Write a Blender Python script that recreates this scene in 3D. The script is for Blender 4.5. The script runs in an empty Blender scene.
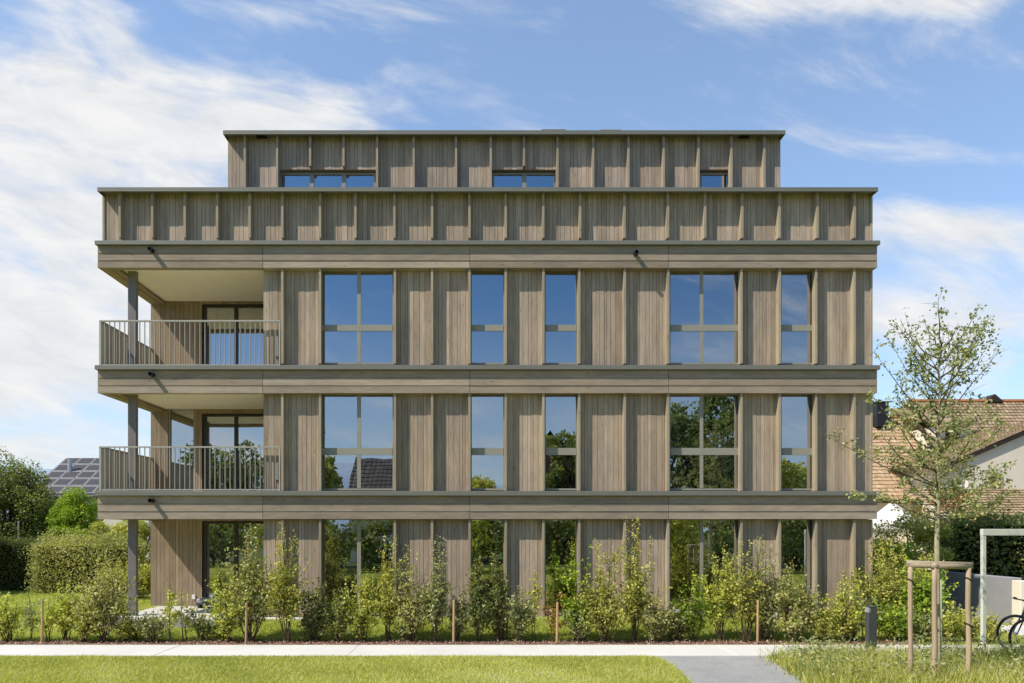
import bpy, math, random
import numpy as np
from mathutils import Vector, Matrix

random.seed(11)
RNG = np.random.default_rng(11)
C = bpy.context.scene.collection
sc = bpy.context.scene

# ------------------------------------------------------------------ view geometry
F = 683.0                 # focal length in pixels (24 mm on 36 mm)
VX, VY = 478.0, 530.0     # vanishing point of the facade normal, in pixels
CD = 16.26                # camera distance from the facade plane
EYE = 2.35
def X(px, y=0.0): return (px - VX) * (CD + y) / F
def Z(py, y=0.0): return EYE + (VY - py) * (CD + y) / F

# ------------------------------------------------------------------ mesh collector
class MB:
    def __init__(s): s.v = []; s.f = []; s.t = []; s.n = 0
    def add(s, verts, faces, tint=0.5):
        o = s.n
        s.v.extend(verts); s.n += len(verts)
        for q in faces:
            s.f.append(tuple(i + o for i in q)); s.t.append(tint)
    def box(s, x0, x1, y0, y1, z0, z1, tint=0.5):
        v = [(x0,y0,z0),(x1,y0,z0),(x1,y1,z0),(x0,y1,z0),(x0,y0,z1),(x1,y0,z1),(x1,y1,z1),(x0,y1,z1)]
        s.add(v, [(0,3,2,1),(4,5,6,7),(0,1,5,4),(1,2,6,5),(2,3,7,6),(3,0,4,7)], tint)
        return s
    def bevel_box(s, x0, x1, y0, y1, z0, z1, b=0.01, tint=0.5):
        # chamfered on the vertical edges and top rim
        def ring(z, k):
            return [(x0+b+k,y0+k,z),(x1-b-k,y0+k,z),(x1-k,y0+b+k,z),(x1-k,y1-b-k,z),(x1-b-k,y1-k,z),(x0+b+k,y1-k,z),(x0+k,y1-b-k,z),(x0+k,y0+b+k,z)]
        v = ring(z0,0)+ring(z1-b,0)+ring(z1,b)
        f = [tuple(reversed(range(8)))]
        for r in (0,8):
            for i in range(8):
                j=(i+1)%8; f.append((r+i,r+j,r+8+j,r+8+i))
        f.append(tuple(range(16,24)))
        s.add(v,f,tint); return s
    def tube(s, pts, rad, n=6, tint=0.5, cap=True):
        pts = [Vector(p) for p in pts]
        if not isinstance(rad,(list,tuple)): rad=[rad]*len(pts)
        v=[]; f=[]
        up=Vector((0,0,1)); prev=None
        for i,p in enumerate(pts):
            d=(pts[min(i+1,len(pts)-1)]-pts[max(i-1,0)])
            if d.length<1e-9: d=Vector((0,0,1))
            d.normalize()
            if prev is None:
                a=d.orthogonal().normalized()
            else:
                a=(prev-d*prev.dot(d))
                a = a.normalized() if a.length>1e-6 else d.orthogonal().normalized()
            prev=a; b=d.cross(a)
            for k in range(n):
                t=2*math.pi*k/n
                v.append(tuple(p+(a*math.cos(t)+b*math.sin(t))*rad[i]))
        for i in range(len(pts)-1):
            for k in range(n):
                k2=(k+1)%n
                f.append((i*n+k,i*n+k2,(i+1)*n+k2,(i+1)*n+k))
        if cap:
            f.append(tuple(reversed(range(n)))); f.append(tuple((len(pts)-1)*n+k for k in range(n)))
        s.add(v,f,tint); return s
    def torus(s, c, R, r, axis='y', n=40, m=8, tint=0.5):
        v=[];f=[]
        for i in range(n):
            a=2*math.pi*i/n
            for j in range(m):
                b=2*math.pi*j/m
                rr=R+r*math.cos(b)
                p=(rr*math.cos(a), r*math.sin(b), rr*math.sin(a))
                v.append((c[0]+p[0],c[1]+p[1],c[2]+p[2]))
        for i in range(n):
            for j in range(m):
                f.append((i*m+j,((i+1)%n)*m+j,((i+1)%n)*m+(j+1)%m,i*m+(j+1)%m))
        s.add(v,f,tint); return s
    def prism(s, poly, y0, y1, tint=0.5):      # poly in (x,z), extruded in y
        n=len(poly)
        v=[(x,y0,z) for x,z in poly]+[(x,y1,z) for x,z in poly]
        f=[tuple(range(n)), tuple(reversed(range(n,2*n)))]
        for i in range(n):
            j=(i+1)%n; f.append((i,n+i,n+j,j))
        s.add(v,f,tint); return s
    def build(s, name, mat, parent=None, smooth=False):
        return mesh_obj(name, np.array(s.v,dtype=np.float32), s.f, np.array(s.t,dtype=np.float32), mat, parent, smooth)

def origin_of(p):
    o = Vector((0,0,0))
    while p is not None: o += p.location; p = p.parent
    return o

def mesh_obj(name, v, f, tint, mat, parent=None, smooth=False):
    me = bpy.data.meshes.new(name)
    if parent is not None:
        v = v - np.array(origin_of(parent), dtype=np.float32)
    if isinstance(f, np.ndarray):              # all faces of one size
        k = f.shape[1]; nf = f.shape[0]
        me.vertices.add(len(v)); me.vertices.foreach_set('co', v.astype(np.float32).ravel())
        me.loops.add(nf*k); me.loops.foreach_set('vertex_index', f.astype(np.int32).ravel())
        me.polygons.add(nf)
        me.polygons.foreach_set('loop_start', np.arange(0,nf*k,k,dtype=np.int32))
        me.update(calc_edges=True)
    else:
        me.from_pydata(v.tolist(), [], f)
    a = me.attributes.new('tint','FLOAT','FACE'); a.data.foreach_set('value', np.asarray(tint,dtype=np.float32))
    me.materials.append(mat)
    if smooth: me.polygons.foreach_set('use_smooth', [True]*len(me.polygons))
    me.update()
    o = bpy.data.objects.new(name, me); C.objects.link(o)
    if parent is not None: o.parent = parent
    return o

def thing(name, label, cat, loc=(0,0,0), group=None):
    o = bpy.data.objects.new(name, None); C.objects.link(o)
    o.location = loc; o.empty_display_size = 0.2
    o['label']=label; o['category']=cat
    if group: o['group']=group
    return o
def tag(o, label, cat, group=None):
    o['label']=label; o['category']=cat
    if group: o['group']=group
    return o
def struct(o): o['kind']='structure'; return o

# ------------------------------------------------------------------ materials
def new_mat(name):
    m = bpy.data.materials.new(name); m.use_nodes=True
    nt=m.node_tree; nt.nodes.clear()
    out=nt.nodes.new('ShaderNodeOutputMaterial')
    return m, nt, out
def nd(nt, typ, **kw):
    n=nt.nodes.new(typ)
    for k,v in kw.items():
        if k in n.inputs.keys() if isinstance(k,str) else False: n.inputs[k].default_value=v
        else: setattr(n,k,v)
    return n
def lk(nt,a,b): nt.links.new(a,b)
def ramp(nt, fac, stops):
    r=nt.nodes.new('ShaderNodeValToRGB')
    e=r.color_ramp.elements
    while len(e)<len(stops): e.new(0.5)
    for i,(p,c) in enumerate(stops):
        e[i].position=p; e[i].color=(c[0],c[1],c[2],1)
    lk(nt,fac,r.inputs[0]); return r.outputs[0]
def mixc(nt, a, b, fac, mode='MIX'):
    m=nt.nodes.new('ShaderNodeMix'); m.data_type='RGBA'; m.blend_type=mode
    for sock,val in ((m.inputs[0],fac),(m.inputs[6],a),(m.inputs[7],b)):
        if hasattr(val,'is_output') or isinstance(val,bpy.types.NodeSocket): lk(nt,val,sock)
        else: sock.default_value = val if not isinstance(val,tuple) else (*val,1) if len(val)==3 else val
    return m.outputs[2]
def noise(nt, vec, scale, detail=4, rough=0.55, dist=0.0):
    n=nt.nodes.new('ShaderNodeTexNoise'); n.inputs['Scale'].default_value=scale
    n.inputs['Detail'].default_value=detail; n.inputs['Roughness'].default_value=rough; n.inputs['Distortion'].default_value=dist
    if vec is not None: lk(nt,vec,n.inputs['Vector'])
    return n.outputs['Fac']
def objvec(nt, scale=(1,1,1), coord='Object'):
    t=nt.nodes.new('ShaderNodeTexCoord'); m=nt.nodes.new('ShaderNodeMapping')
    m.inputs['Scale'].default_value=scale; lk(nt,t.outputs[coord],m.inputs['Vector']); return m.outputs['Vector']
def attr(nt,name='tint'):
    a=nt.nodes.new('ShaderNodeAttribute'); a.attribute_name=name; return a.outputs['Fac']
def principled(nt,out,col,rough=0.6,metal=0.0,spec=0.4,bump=None,bstr=0.3,bdist=0.01):
    b=nt.nodes.new('ShaderNodeBsdfPrincipled')
    if isinstance(col,bpy.types.NodeSocket): lk(nt,col,b.inputs['Base Color'])
    else: b.inputs['Base Color'].default_value=(*col,1)
    if isinstance(rough,bpy.types.NodeSocket): lk(nt,rough,b.inputs['Roughness'])
    else: b.inputs['Roughness'].default_value=rough
    b.inputs['Metallic'].default_value=metal
    b.inputs['Specular IOR Level'].default_value=spec
    if bump is not None:
        bn=nt.nodes.new('ShaderNodeBump'); bn.inputs['Strength'].default_value=bstr; bn.inputs['Distance'].default_value=bdist
        lk(nt,bump,bn.inputs['Height']); lk(nt,bn.outputs[0],b.inputs['Normal'])
    lk(nt,b.outputs[0],out.inputs[0]); return b

def wood(name, dark, light, axis='z', grain=1.0, rough=0.75):
    m,nt,out=new_mat(name)
    sc_={'z':(1,1,0.06),'x':(0.06,1,1),'y':(1,0.06,1)}[axis]
    big={'z':(1,1,0.22),'x':(0.22,1,1),'y':(1,0.22,1)}[axis]
    kn={'z':(1,1,0.42),'x':(0.42,1,1),'y':(1,0.42,1)}[axis]
    t=attr(nt)
    base=ramp(nt,t,[(0.0,dark),(1.0,light)])
    g=noise(nt,objvec(nt,sc_),46,5,0.65)
    gcol=ramp(nt,g,[(0.25,(0.62,0.60,0.57)),(0.6,(1.02,1.01,1.0)),(0.85,(1.2,1.2,1.2))])
    c1=mixc(nt,base,gcol,0.75*grain,'MULTIPLY')
    w=noise(nt,objvec(nt,big),5.5,4,0.6)
    wcol=ramp(nt,w,[(0.25,(0.74,0.73,0.72)),(0.55,(1,1,1)),(0.8,(1.16,1.12,1.05))])
    c2=mixc(nt,c1,wcol,0.8,'MULTIPLY')
    wz=noise(nt,objvec(nt,(1,1,1)),0.55,3,0.6)       # weathering over metres
    zcol=ramp(nt,wz,[(0.3,(0.9,0.9,0.92)),(0.7,(1.08,1.05,1.0))])
    c2=mixc(nt,c2,zcol,1.0,'MULTIPLY')
    v=nt.nodes.new('ShaderNodeTexVoronoi'); v.inputs['Scale'].default_value=5.2; v.inputs['Randomness'].default_value=1
    lk(nt,objvec(nt,kn),v.inputs['Vector'])
    k=ramp(nt,v.outputs['Distance'],[(0.05,(0.42,0.36,0.3)),(0.115,(1,1,1))])
    c3=mixc(nt,c2,k,0.55,'MULTIPLY')
    principled(nt,out,c3,rough,0,0.25,g,0.25,0.004)
    return m

M={}
M['cladding']=wood('cladding wood',(0.395,0.312,0.24),(0.625,0.510,0.408))
M['fascia']=wood('fascia wood',(0.345,0.276,0.212),(0.51,0.423,0.338),'x')
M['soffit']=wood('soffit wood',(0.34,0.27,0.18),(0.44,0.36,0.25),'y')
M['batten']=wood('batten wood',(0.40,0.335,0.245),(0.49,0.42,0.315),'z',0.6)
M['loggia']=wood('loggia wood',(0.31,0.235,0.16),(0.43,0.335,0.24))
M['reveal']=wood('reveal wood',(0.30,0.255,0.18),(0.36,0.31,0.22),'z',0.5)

def simple(name,col,rough=0.6,metal=0.0,spec=0.4,var=0.12,scale=3.0,bump=0.0,bs=60):
    m,nt,out=new_mat(name)
    n=noise(nt,objvec(nt),scale,5,0.6)
    lo=tuple(c*(1-var) for c in col); hi=tuple(c*(1+var) for c in col)
    c=ramp(nt,n,[(0.3,lo),(0.7,hi)])
    b=None
    if bump: b=noise(nt,objvec(nt),bs,4,0.6)
    principled(nt,out,c,rough,metal,spec,b,bump,0.01)
    return m
M['flashing']=simple('grey green sheet metal',(0.215,0.21,0.175),0.5,0.1,0.5,0.06,1.2)
M['frame']=simple('bronze grey window frame',(0.34,0.32,0.265),0.45,0.0,0.5,0.05)
M['darkframe']=simple('dark bronze door frame',(0.05,0.042,0.034),0.45,0.2,0.5,0.05)
M['railing']=simple('champagne painted steel',(0.47,0.445,0.385),0.45,0.1,0.5,0.04)
M['column']=simple('dark painted column',(0.21,0.185,0.175),0.5,0.0,0.5,0.05)
M['ceiling']=simple('cream plaster',(0.95,0.865,0.735),0.9,0,0.2,0.03)
M['concrete']=simple('cast concrete',(0.40,0.385,0.35),0.85,0,0.3,0.12,2.5,0.2,30)
M['terrace']=simple('pale terrace slabs',(0.60,0.575,0.53),0.85,0,0.3,0.08,3)
M['roofmembrane']=simple('roof gravel',(0.22,0.21,0.19),0.9,0,0.2,0.2,8,0.3,40)
M['interior']=simple('interior plaster',(0.60,0.58,0.53),0.9,0,0.2,0.04)
M['intfloor']=simple('interior floor',(0.16,0.12,0.08),0.5,0,0.4,0.1)
M['curtain']=simple('pale curtain',(0.5,0.5,0.48),0.9,0,0.2,0.05)
M['sheer']=simple('grey green curtain',(0.36,0.37,0.30),0.9,0,0.2,0.06)
M['black']=simple('black plastic',(0.012,0.012,0.013),0.4,0,0.5,0.1)
M['rubber']=simple('tyre rubber',(0.018,0.018,0.018),0.7,0,0.4,0.1)
M['silver']=simple('brushed aluminium',(0.55,0.55,0.55),0.35,0.8,0.5,0.04)
M['bollard']=simple('anthracite powder coat',(0.085,0.09,0.092),0.5,0.2,0.5,0.06)
M['bollardlamp']=simple('frosted diffuser',(0.36,0.37,0.38),0.4,0,0.5,0.02)
M['shelter']=simple('pale green grey steel',(0.68,0.69,0.60),0.45,0.0,0.5,0.04)
M['render']=simple('cream render',(0.87,0.775,0.635),0.9,0,0.2,0.05,1.0,0.15,40)
M['redrender']=simple('ochre red render',(0.20,0.10,0.07),0.9,0,0.2,0.06,1.0)
M['greyrender']=simple('grey concrete wall',(0.33,0.33,0.35),0.9,0,0.2,0.10,1.4,0.1,30)
M['whitecloth']=simple('white canvas',(0.80,0.78,0.74),0.9,0,0.2,0.03)
M['chimney']=simple('black chimney sheet',(0.03,0.03,0.035),0.5,0.4,0.5,0.1)
M['dark']=simple('dark eaves timber',(0.045,0.032,0.024),0.7,0,0.3,0.15)
M['solar']=simple('solar cells',(0.055,0.046,0.044),0.5,0.0,0.5,0.10)
M['panelframe']=simple('panel frame',(0.62,0.61,0.60),0.5,0,0.3,0.03)
M['bark']=simple('greenish bark',(0.42,0.375,0.245),0.9,0,0.2,0.25,18,0.5,60)
M['stem']=simple('brown stems',(0.10,0.075,0.045),0.9,0,0.2,0.25,18)
M['darkbark']=simple('dark bark',(0.07,0.055,0.04),0.95,0,0.2,0.25,10,0.5,30)
M['stake']=wood('peeled stake wood',(0.40,0.29,0.19),(0.56,0.43,0.31),'z',0.8)
M['oldstake']=wood('brown stake wood',(0.50,0.33,0.17),(0.62,0.43,0.24),'z',0.8)
M['strap']=simple('black rubber strap',(0.03,0.027,0.025),0.7)
M['hill']=simple('hazy wooded hills',(0.36,0.43,0.52),1.0,0,0.0,0.10,0.01)  # blue-grey haze of distance is mixed into the hill colour
M['core']=simple('dark hedge interior',(0.012,0.016,0.008),1.0,0,0.0,0.2)  # near-black colour stands for the shade inside a hedge

def glass(name, refl=0.42, tint=(0.62,0.68,0.66)):
    m,nt,out=new_mat(name)
    tr=nt.nodes.new('ShaderNodeBsdfTransparent'); tr.inputs[0].default_value=(*tint,1)
    gl=nt.nodes.new('ShaderNodeBsdfGlossy'); gl.inputs['Roughness'].default_value=0.004; gl.inputs['Color'].default_value=(0.93,0.97,1.0,1)
    lw=nt.nodes.new('ShaderNodeLayerWeight'); lw.inputs[0].default_value=0.25
    mr=nt.nodes.new('ShaderNodeMapRange'); mr.inputs['To Min'].default_value=refl; mr.inputs['To Max'].default_value=0.95
    lk(nt,lw.outputs['Fresnel'],mr.inputs['Value'])
    n=noise(nt,objvec(nt),1.3,1,0.4); bn=nt.nodes.new('ShaderNodeBump'); bn.inputs['Strength'].default_value=0.02; bn.inputs['Distance'].default_value=0.05
    lk(nt,n,bn.inputs['Height']); lk(nt,bn.outputs[0],gl.inputs['Normal'])
    mx=nt.nodes.new('ShaderNodeMixShader'); lk(nt,mr.outputs[0],mx.inputs[0]); lk(nt,tr.outputs[0],mx.inputs[1]); lk(nt,gl.outputs[0],mx.inputs[2])
    lk(nt,mx.outputs[0],out.inputs[0]); return m
M['glass']=glass('coated window glass',0.50)
M['clearglass']=glass('balcony door glass',0.30,(0.7,0.75,0.72))

def leaf(name, stops, trans=0.35, rough=0.5):
    m,nt,out=new_mat(name)
    c=ramp(nt,attr(nt),stops)
    d=nt.nodes.new('ShaderNodeBsdfDiffuse'); lk(nt,c,d.inputs[0])
    t=nt.nodes.new('ShaderNodeBsdfTranslucent')
    c2=mixc(nt,c,(1.15,1.25,0.55),1.0,'MULTIPLY'); lk(nt,c2,t.inputs[0])
    mx=nt.nodes.new('ShaderNodeMixShader'); mx.inputs[0].default_value=trans
    lk(nt,d.outputs[0],mx.inputs[1]); lk(nt,t.outputs[0],mx.inputs[2])
    g=nt.nodes.new('ShaderNodeBsdfGlossy'); g.inputs['Roughness'].default_value=rough; g.inputs['Color'].default_value=(0.9,0.95,1,1)
    m2=nt.nodes.new('ShaderNodeMixShader'); m2.inputs[0].default_value=0.025
    lk(nt,mx.outputs[0],m2.inputs[1]); lk(nt,g.outputs[0],m2.inputs[2]); lk(nt,m2.outputs[0],out.inputs[0]); return m
M['leaf_green']=leaf('green leaves',[(0, (0.258, 0.301, 0.065)), (0.6, (0.547, 0.541, 0.116)), (1, (0.75, 0.62, 0.171))])
M['leaf_dark']=leaf('dark leaves',[(0, (0.113, 0.146, 0.047)), (0.7, (0.243, 0.278, 0.084)), (1, (0.531, 0.491, 0.146))])
M['leaf_yellow']=leaf('yellow green leaves',[(0, (0.351, 0.397, 0.075)), (0.6, (0.635, 0.624, 0.11)), (1, (0.75, 0.75, 0.186))])
M['leaf_grey']=leaf('grey green leaves',[(0, (0.299, 0.305, 0.107)), (0.6, (0.558, 0.542, 0.203)), (1, (0.656, 0.578, 0.251))])
M['leaf_red']=leaf('orange autumn leaves',[(0, (0.168, 0.112, 0.028)), (0.55, (0.364, 0.182, 0.035)), (1, (0.504, 0.238, 0.056))])
M['leaf_olive']=leaf('olive leaves',[(0, (0.183, 0.232, 0.086)), (0.5, (0.365, 0.395, 0.172)), (0.85, (0.609, 0.544, 0.24)), (1, (0.522, 0.539, 0.329))])
M['leaf_bright']=leaf('fresh green leaves',[(0, (0.167, 0.265, 0.028)), (0.6, (0.36, 0.482, 0.048)), (1, (0.61, 0.699, 0.072))])
M['grass']=leaf('lawn blades',[(0, (0.363, 0.395, 0.091)), (0.55, (0.674, 0.647, 0.149)), (0.9, (0.75, 0.75, 0.249)), (1, (0.75, 0.75, 0.597))],0.3)
M['grass_bright']=leaf('bright verge blades',[(0, (0.352, 0.419, 0.081)), (0.6, (0.586, 0.628, 0.143)), (1, (0.75, 0.721, 0.284))],0.3)
M['weed']=leaf('wild grass blades',[(0, (0.167, 0.201, 0.036)), (0.45, (0.448, 0.453, 0.088)), (0.8, (0.75, 0.686, 0.198)), (1, (0.75, 0.75, 0.374))],0.3)

def ground_mat(name,stops,scale=1.0,rough=0.95,bump=0.4,bscale=40,fine=30,finemix=0.5):
    m,nt,out=new_mat(name)
    n=noise(nt,objvec(nt),scale,6,0.65)
    c=ramp(nt,n,stops)
    f=noise(nt,objvec(nt),fine,4,0.7)
    fc=ramp(nt,f,[(0.3,(0.6,0.6,0.6)),(0.7,(1.25,1.25,1.25))])
    c=mixc(nt,c,fc,finemix,'MULTIPLY')
    principled(nt,out,c,rough,0,0.15,noise(nt,objvec(nt),bscale,5,0.7),bump,0.03)
    return m
M['soilgrass']=ground_mat('turf',[(0.3,(0.20,0.22,0.03)),(0.55,(0.30,0.32,0.045)),(0.75,(0.40,0.39,0.06))],0.9)
M['field']=ground_mat('meadow',[(0.3,(0.06,0.09,0.02)),(0.7,(0.12,0.14,0.035))],0.05)
M['path']=ground_mat('pale concrete path',[(0.3,(0.66,0.635,0.59)),(0.7,(0.76,0.735,0.69))],0.7,0.9,0.1,60,80,0.2)
M['asphalt']=ground_mat('grey compacted gravel',[(0.3,(0.36,0.355,0.345)),(0.7,(0.47,0.46,0.445))],1.2,0.95,0.6,60,55,0.9)
M['mulch']=ground_mat('bark mulch',[(0.3,(0.16,0.09,0.06)),(0.5,(0.32,0.19,0.13)),(0.7,(0.46,0.31,0.23))],14,0.95,0.8,30,60,0.8)

def tiles(name,stops):
    m,nt,out=new_mat(name)
    c=ramp(nt,attr(nt),stops)
    n=noise(nt,objvec(nt),6,5,0.7); fc=ramp(nt,n,[(0.3,(0.6,0.6,0.62)),(0.7,(1.15,1.12,1.08))])
    c=mixc(nt,c,fc,0.8,'MULTIPLY')
    principled(nt,out,c,0.85,0,0.25); return m
M['tile_orange']=tiles('clay roof tiles',[(0,(0.46,0.31,0.19)),(0.6,(0.60,0.42,0.26)),(1,(0.70,0.52,0.34))])
M['tile_brown']=tiles('weathered roof tiles',[(0,(0.28,0.20,0.125)),(0.6,(0.40,0.295,0.185)),(1,(0.52,0.39,0.255))])
M['tile_grey']=tiles('dark roof tiles',[(0,(0.07,0.06,0.055)),(1,(0.15,0.125,0.11))])
M['tile_ridge']=tiles('red ridge tiles',[(0,(0.40,0.16,0.07)),(1,(0.52,0.22,0.10))])

# ------------------------------------------------------------------ world and sun
TO_SUN=Vector((-1.9,-1.0,2.5)).normalized()
elev=math.asin(TO_SUN.z); azim=math.atan2(TO_SUN.x,TO_SUN.y)
w=bpy.data.worlds.new('World'); sc.world=w; w.use_nodes=True
nt=w.node_tree; nt.nodes.clear()
wo=nt.nodes.new('ShaderNodeOutputWorld'); bg=nt.nodes.new('ShaderNodeBackground')
sky=nt.nodes.new('ShaderNodeTexSky'); sky.sky_type='NISHITA'; sky.sun_disc=False
sky.sun_elevation=elev; sky.sun_rotation=azim
sky.air_density=1.0; sky.dust_density=0.6; sky.ozone_density=1.6; sky.altitude=400
SKY_STR=0.13
bg.inputs['Strength'].default_value=SKY_STR
def mth(op,a,b=None,c=None,clamp=False):
    n=nt.nodes.new('ShaderNodeMath'); n.operation=op; n.use_clamp=clamp
    for i,v in enumerate((a,b,c)):
        if v is None: continue
        if isinstance(v,bpy.types.NodeSocket): lk(nt,v,n.inputs[i])
        else: n.inputs[i].default_value=v
    return n.outputs[0]
tc=nt.nodes.new('ShaderNodeTexCoord'); sx=nt.nodes.new('ShaderNodeSeparateXYZ'); lk(nt,tc.outputs['Generated'],sx.inputs[0])
dx,dy,dz=sx.outputs
front=mth('GREATER_THAN',dy,0.0)
ay=mth('MAXIMUM',mth('ABSOLUTE',dy),0.08)
A=mth('DIVIDE',dx,ay); B=mth('DIVIDE',dz,ay)     # tangents across and up, seen along the north-south axis
def lobe(px,py,rx,ry,amp):
    a=mth('DIVIDE',mth('SUBTRACT',A,(px-VX)/F),rx/F); b=mth('DIVIDE',mth('SUBTRACT',B,(VY-py)/F),ry/F)
    e=mth('EXPONENT',mth('MULTIPLY',mth('ADD',mth('MULTIPLY',a,a),mth('MULTIPLY',b,b)),-1.0))
    return mth('MULTIPLY',e,amp)
LOBES=[(20,60,150,80,0.40),(150,125,190,55,0.40),(40,200,200,60,0.46),(10,380,220,110,0.50),(60,300,150,60,0.30),(310,10,150,26,0.20),(900,2,150,16,0.40),
       (960,60,110,40,0.12),(890,220,60,26,0.26),(990,228,80,22,0.30),(960,320,170,70,0.30),(640,45,140,40,0.10),(330,110,80,20,0.16)]
bias=None
for L in LOBES:
    v=lobe(*L); bias=v if bias is None else mth('ADD',bias,v)
bias=mth('MULTIPLY',bias,front)
back=mth('MULTIPLY',mth('SUBTRACT',1.0,front),mth('SUBTRACT',0.24,mth('MULTIPLY',B,0.75)))
bias=mth('ADD',bias,back)
fr_=mth('MULTIPLY_ADD',dy,1.6,0.5,clamp=True)      # 0 behind the viewer, 1 ahead: sky behind is dimmed to deepen shade on the facade
cb=nt.nodes.new('ShaderNodeCombineXYZ')
lk(nt,mth('ADD',mth('MULTIPLY',A,2.3),mth('MULTIPLY',B,1.2)),cb.inputs[0]); lk(nt,mth('SUBTRACT',mth('MULTIPLY',B,5.6),mth('MULTIPLY',A,-0.9)),cb.inputs[1]); lk(nt,front,cb.inputs[2])
n1=noise(nt,cb.outputs[0],1.25,9,0.58,0.7)
n2=noise(nt,cb.outputs[0],4.5,6,0.6,0.4)
dens=mth('ADD',mth('ADD',mth('MULTIPLY_ADD',mth('SUBTRACT',n1,0.5),1.45,0.5),mth('MULTIPLY',mth('SUBTRACT',n2,0.5),0.30)),bias)
mr=nt.nodes.new('ShaderNodeMapRange'); mr.interpolation_type='SMOOTHSTEP'
mr.inputs['From Min'].default_value=0.52; mr.inputs['From Max'].default_value=1.04
lk(nt,dens,mr.inputs['Value'])
cloud=mth('MULTIPLY',mr.outputs[0],mth('MULTIPLY',mth('ADD',dz,0.02),14.0,clamp=True))
# thin whitening towards the horizon
haze=mth('ADD',mth('MULTIPLY',mth('EXPONENT',mth('MULTIPLY',mth('MAXIMUM',dz,0.0),-4.6)),0.66),0.15)
skyc=mixc(nt,sky.outputs[0],(1.02,1.37,1.60),1.0,'MULTIPLY')
k=1.0/SKY_STR
haze=mth('MULTIPLY',haze,mth('MULTIPLY_ADD',fr_,1.0,0.0))
bh=mth('MULTIPLY',mth('EXPONENT',mth('MULTIPLY',mth('POWER',mth('DIVIDE',mth('MAXIMUM',dz,0.0),0.25),4.0),-1.0)),mth('MULTIPLY',mth('SUBTRACT',1.0,fr_),0.42))
haze=mth('ADD',haze,bh)
skyc=mixc(nt,skyc,ramp(nt,fr_,[(0,(0.50,0.56,0.62)),(1,(1.12,1.16,1.16))]),1.0,'MULTIPLY')
c1=mixc(nt,skyc,(0.74*k,0.80*k,0.86*k),haze)
ccol=ramp(nt,n2,[(0.3,(0.80,0.83,0.87)),(0.65,(0.97,0.97,0.97))])
ccol=mixc(nt,ccol,(k*0.94,k*0.94,k*0.94),1.0,'MULTIPLY')
c2=mixc(nt,c1,ccol,cloud)
lk(nt,c2,bg.inputs['Color']); lk(nt,bg.outputs[0],wo.inputs[0])

sl=bpy.data.lights.new('sun','SUN'); sl.energy=5.0; sl.angle=math.radians(0.53); sl.color=(1.0,0.93,0.80)
so=bpy.data.objects.new('sun',sl); C.objects.link(so); so.location=(-20,-15,30)
so.rotation_euler=TO_SUN.to_track_quat('Z','Y').to_euler()

# ------------------------------------------------------------------ camera
cd=bpy.data.cameras.new('camera'); cam=bpy.data.objects.new('camera',cd); C.objects.link(cam)
cam.location=(0,-CD,EYE); cam.rotation_euler=(math.pi/2,0,0)
cd.sensor_width=36; cd.lens=F*36/1024; cd.shift_x=(512-VX)/1024; cd.shift_y=(VY-341.5)/1024
cd.clip_start=0.1; cd.clip_end=6000
sc.camera=cam
sc.view_settings.view_transform='Standard'; sc.view_settings.look='None'; sc.view_settings.exposure=0
sc.cycles.max_bounces=8; sc.cycles.transparent_max_bounces=12; sc.cycles.glossy_bounces=4; sc.cycles.diffuse_bounces=3
sc.cycles.caustics_reflective=False; sc.cycles.caustics_refractive=False

# ------------------------------------------------------------------ ground sheets
def sheet(name,poly,z,mat):
    mb=MB(); mb.add([(x,y,z) for x,y in poly],[tuple(range(len(poly)))]); return struct(mb.build(name,mat))
sheet('ground',[(-2500,-2500),(2500,-2500),(2500,2500),(-2500,2500)],-0.012,M['field'])
sheet('lawn',[(-30,-26),(20,-26),(20,16),(-30,16)],0.0,M['soilgrass'])
PB,PF=-2.45,-3.62        # back and front edge of the pale path
sheet('planting_bed',[(-24,-1.80),(9.0,-1.80),(9.0,PB+0.03),(-24,PB+0.03)],0.006,M['mulch'])
# path as a low slab with a real edge
mb=MB()
mb.box(-24,20,PF+.004,PB-.004,-.05,.022,.2)
xq=-24.0
while xq<20:
    mb.bevel_box(xq,xq+3.59,PF,PB,-.048,.03+random.uniform(-.0015,.0015),.006,random.random()); xq+=3.60
struct(mb.build('path',M['path']))
# grey side path running towards the camera, with a curved flare on its left
def gx(px,py):  # pixel on the ground -> x,y
    d=F*EYE/(py-VY); return ((px-VX)*d/F, d-CD)
pts=[gx(640,656.4),gx(655,658),gx(666,662),gx(675,668),gx(684,676),gx(697,690),gx(712,712),gx(740,760),gx(900,760),gx(838,712),gx(812,690),gx(795,676),gx(783,668),gx(772,661),gx(764,656.4)]
sheet('side_path',pts,0.012,M['asphalt'])

def bank_z(x,y):
    t=np.clip((np.asarray(y)+1.8)/1.3,0,1); t=t*t*(3-2*t)
    k_=np.clip((np.asarray(x)-X(205,-.6))/1.2,0,1)
    return t*(0.05+k_*0.20)
gxs=np.linspace(-11,9.6,84); gys=np.linspace(-1.81,-0.10,14)
mb=MB(); mb.add([(x,y,float(bank_z(x,y))+.004) for y in gys for x in gxs],[(j*84+i,j*84+i+1,(j+1)*84+i+1,(j+1)*84+i) for j in range(13) for i in range(83)])
struct(mb.build('lawn_bank',M['soilgrass'],None,True))
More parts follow.
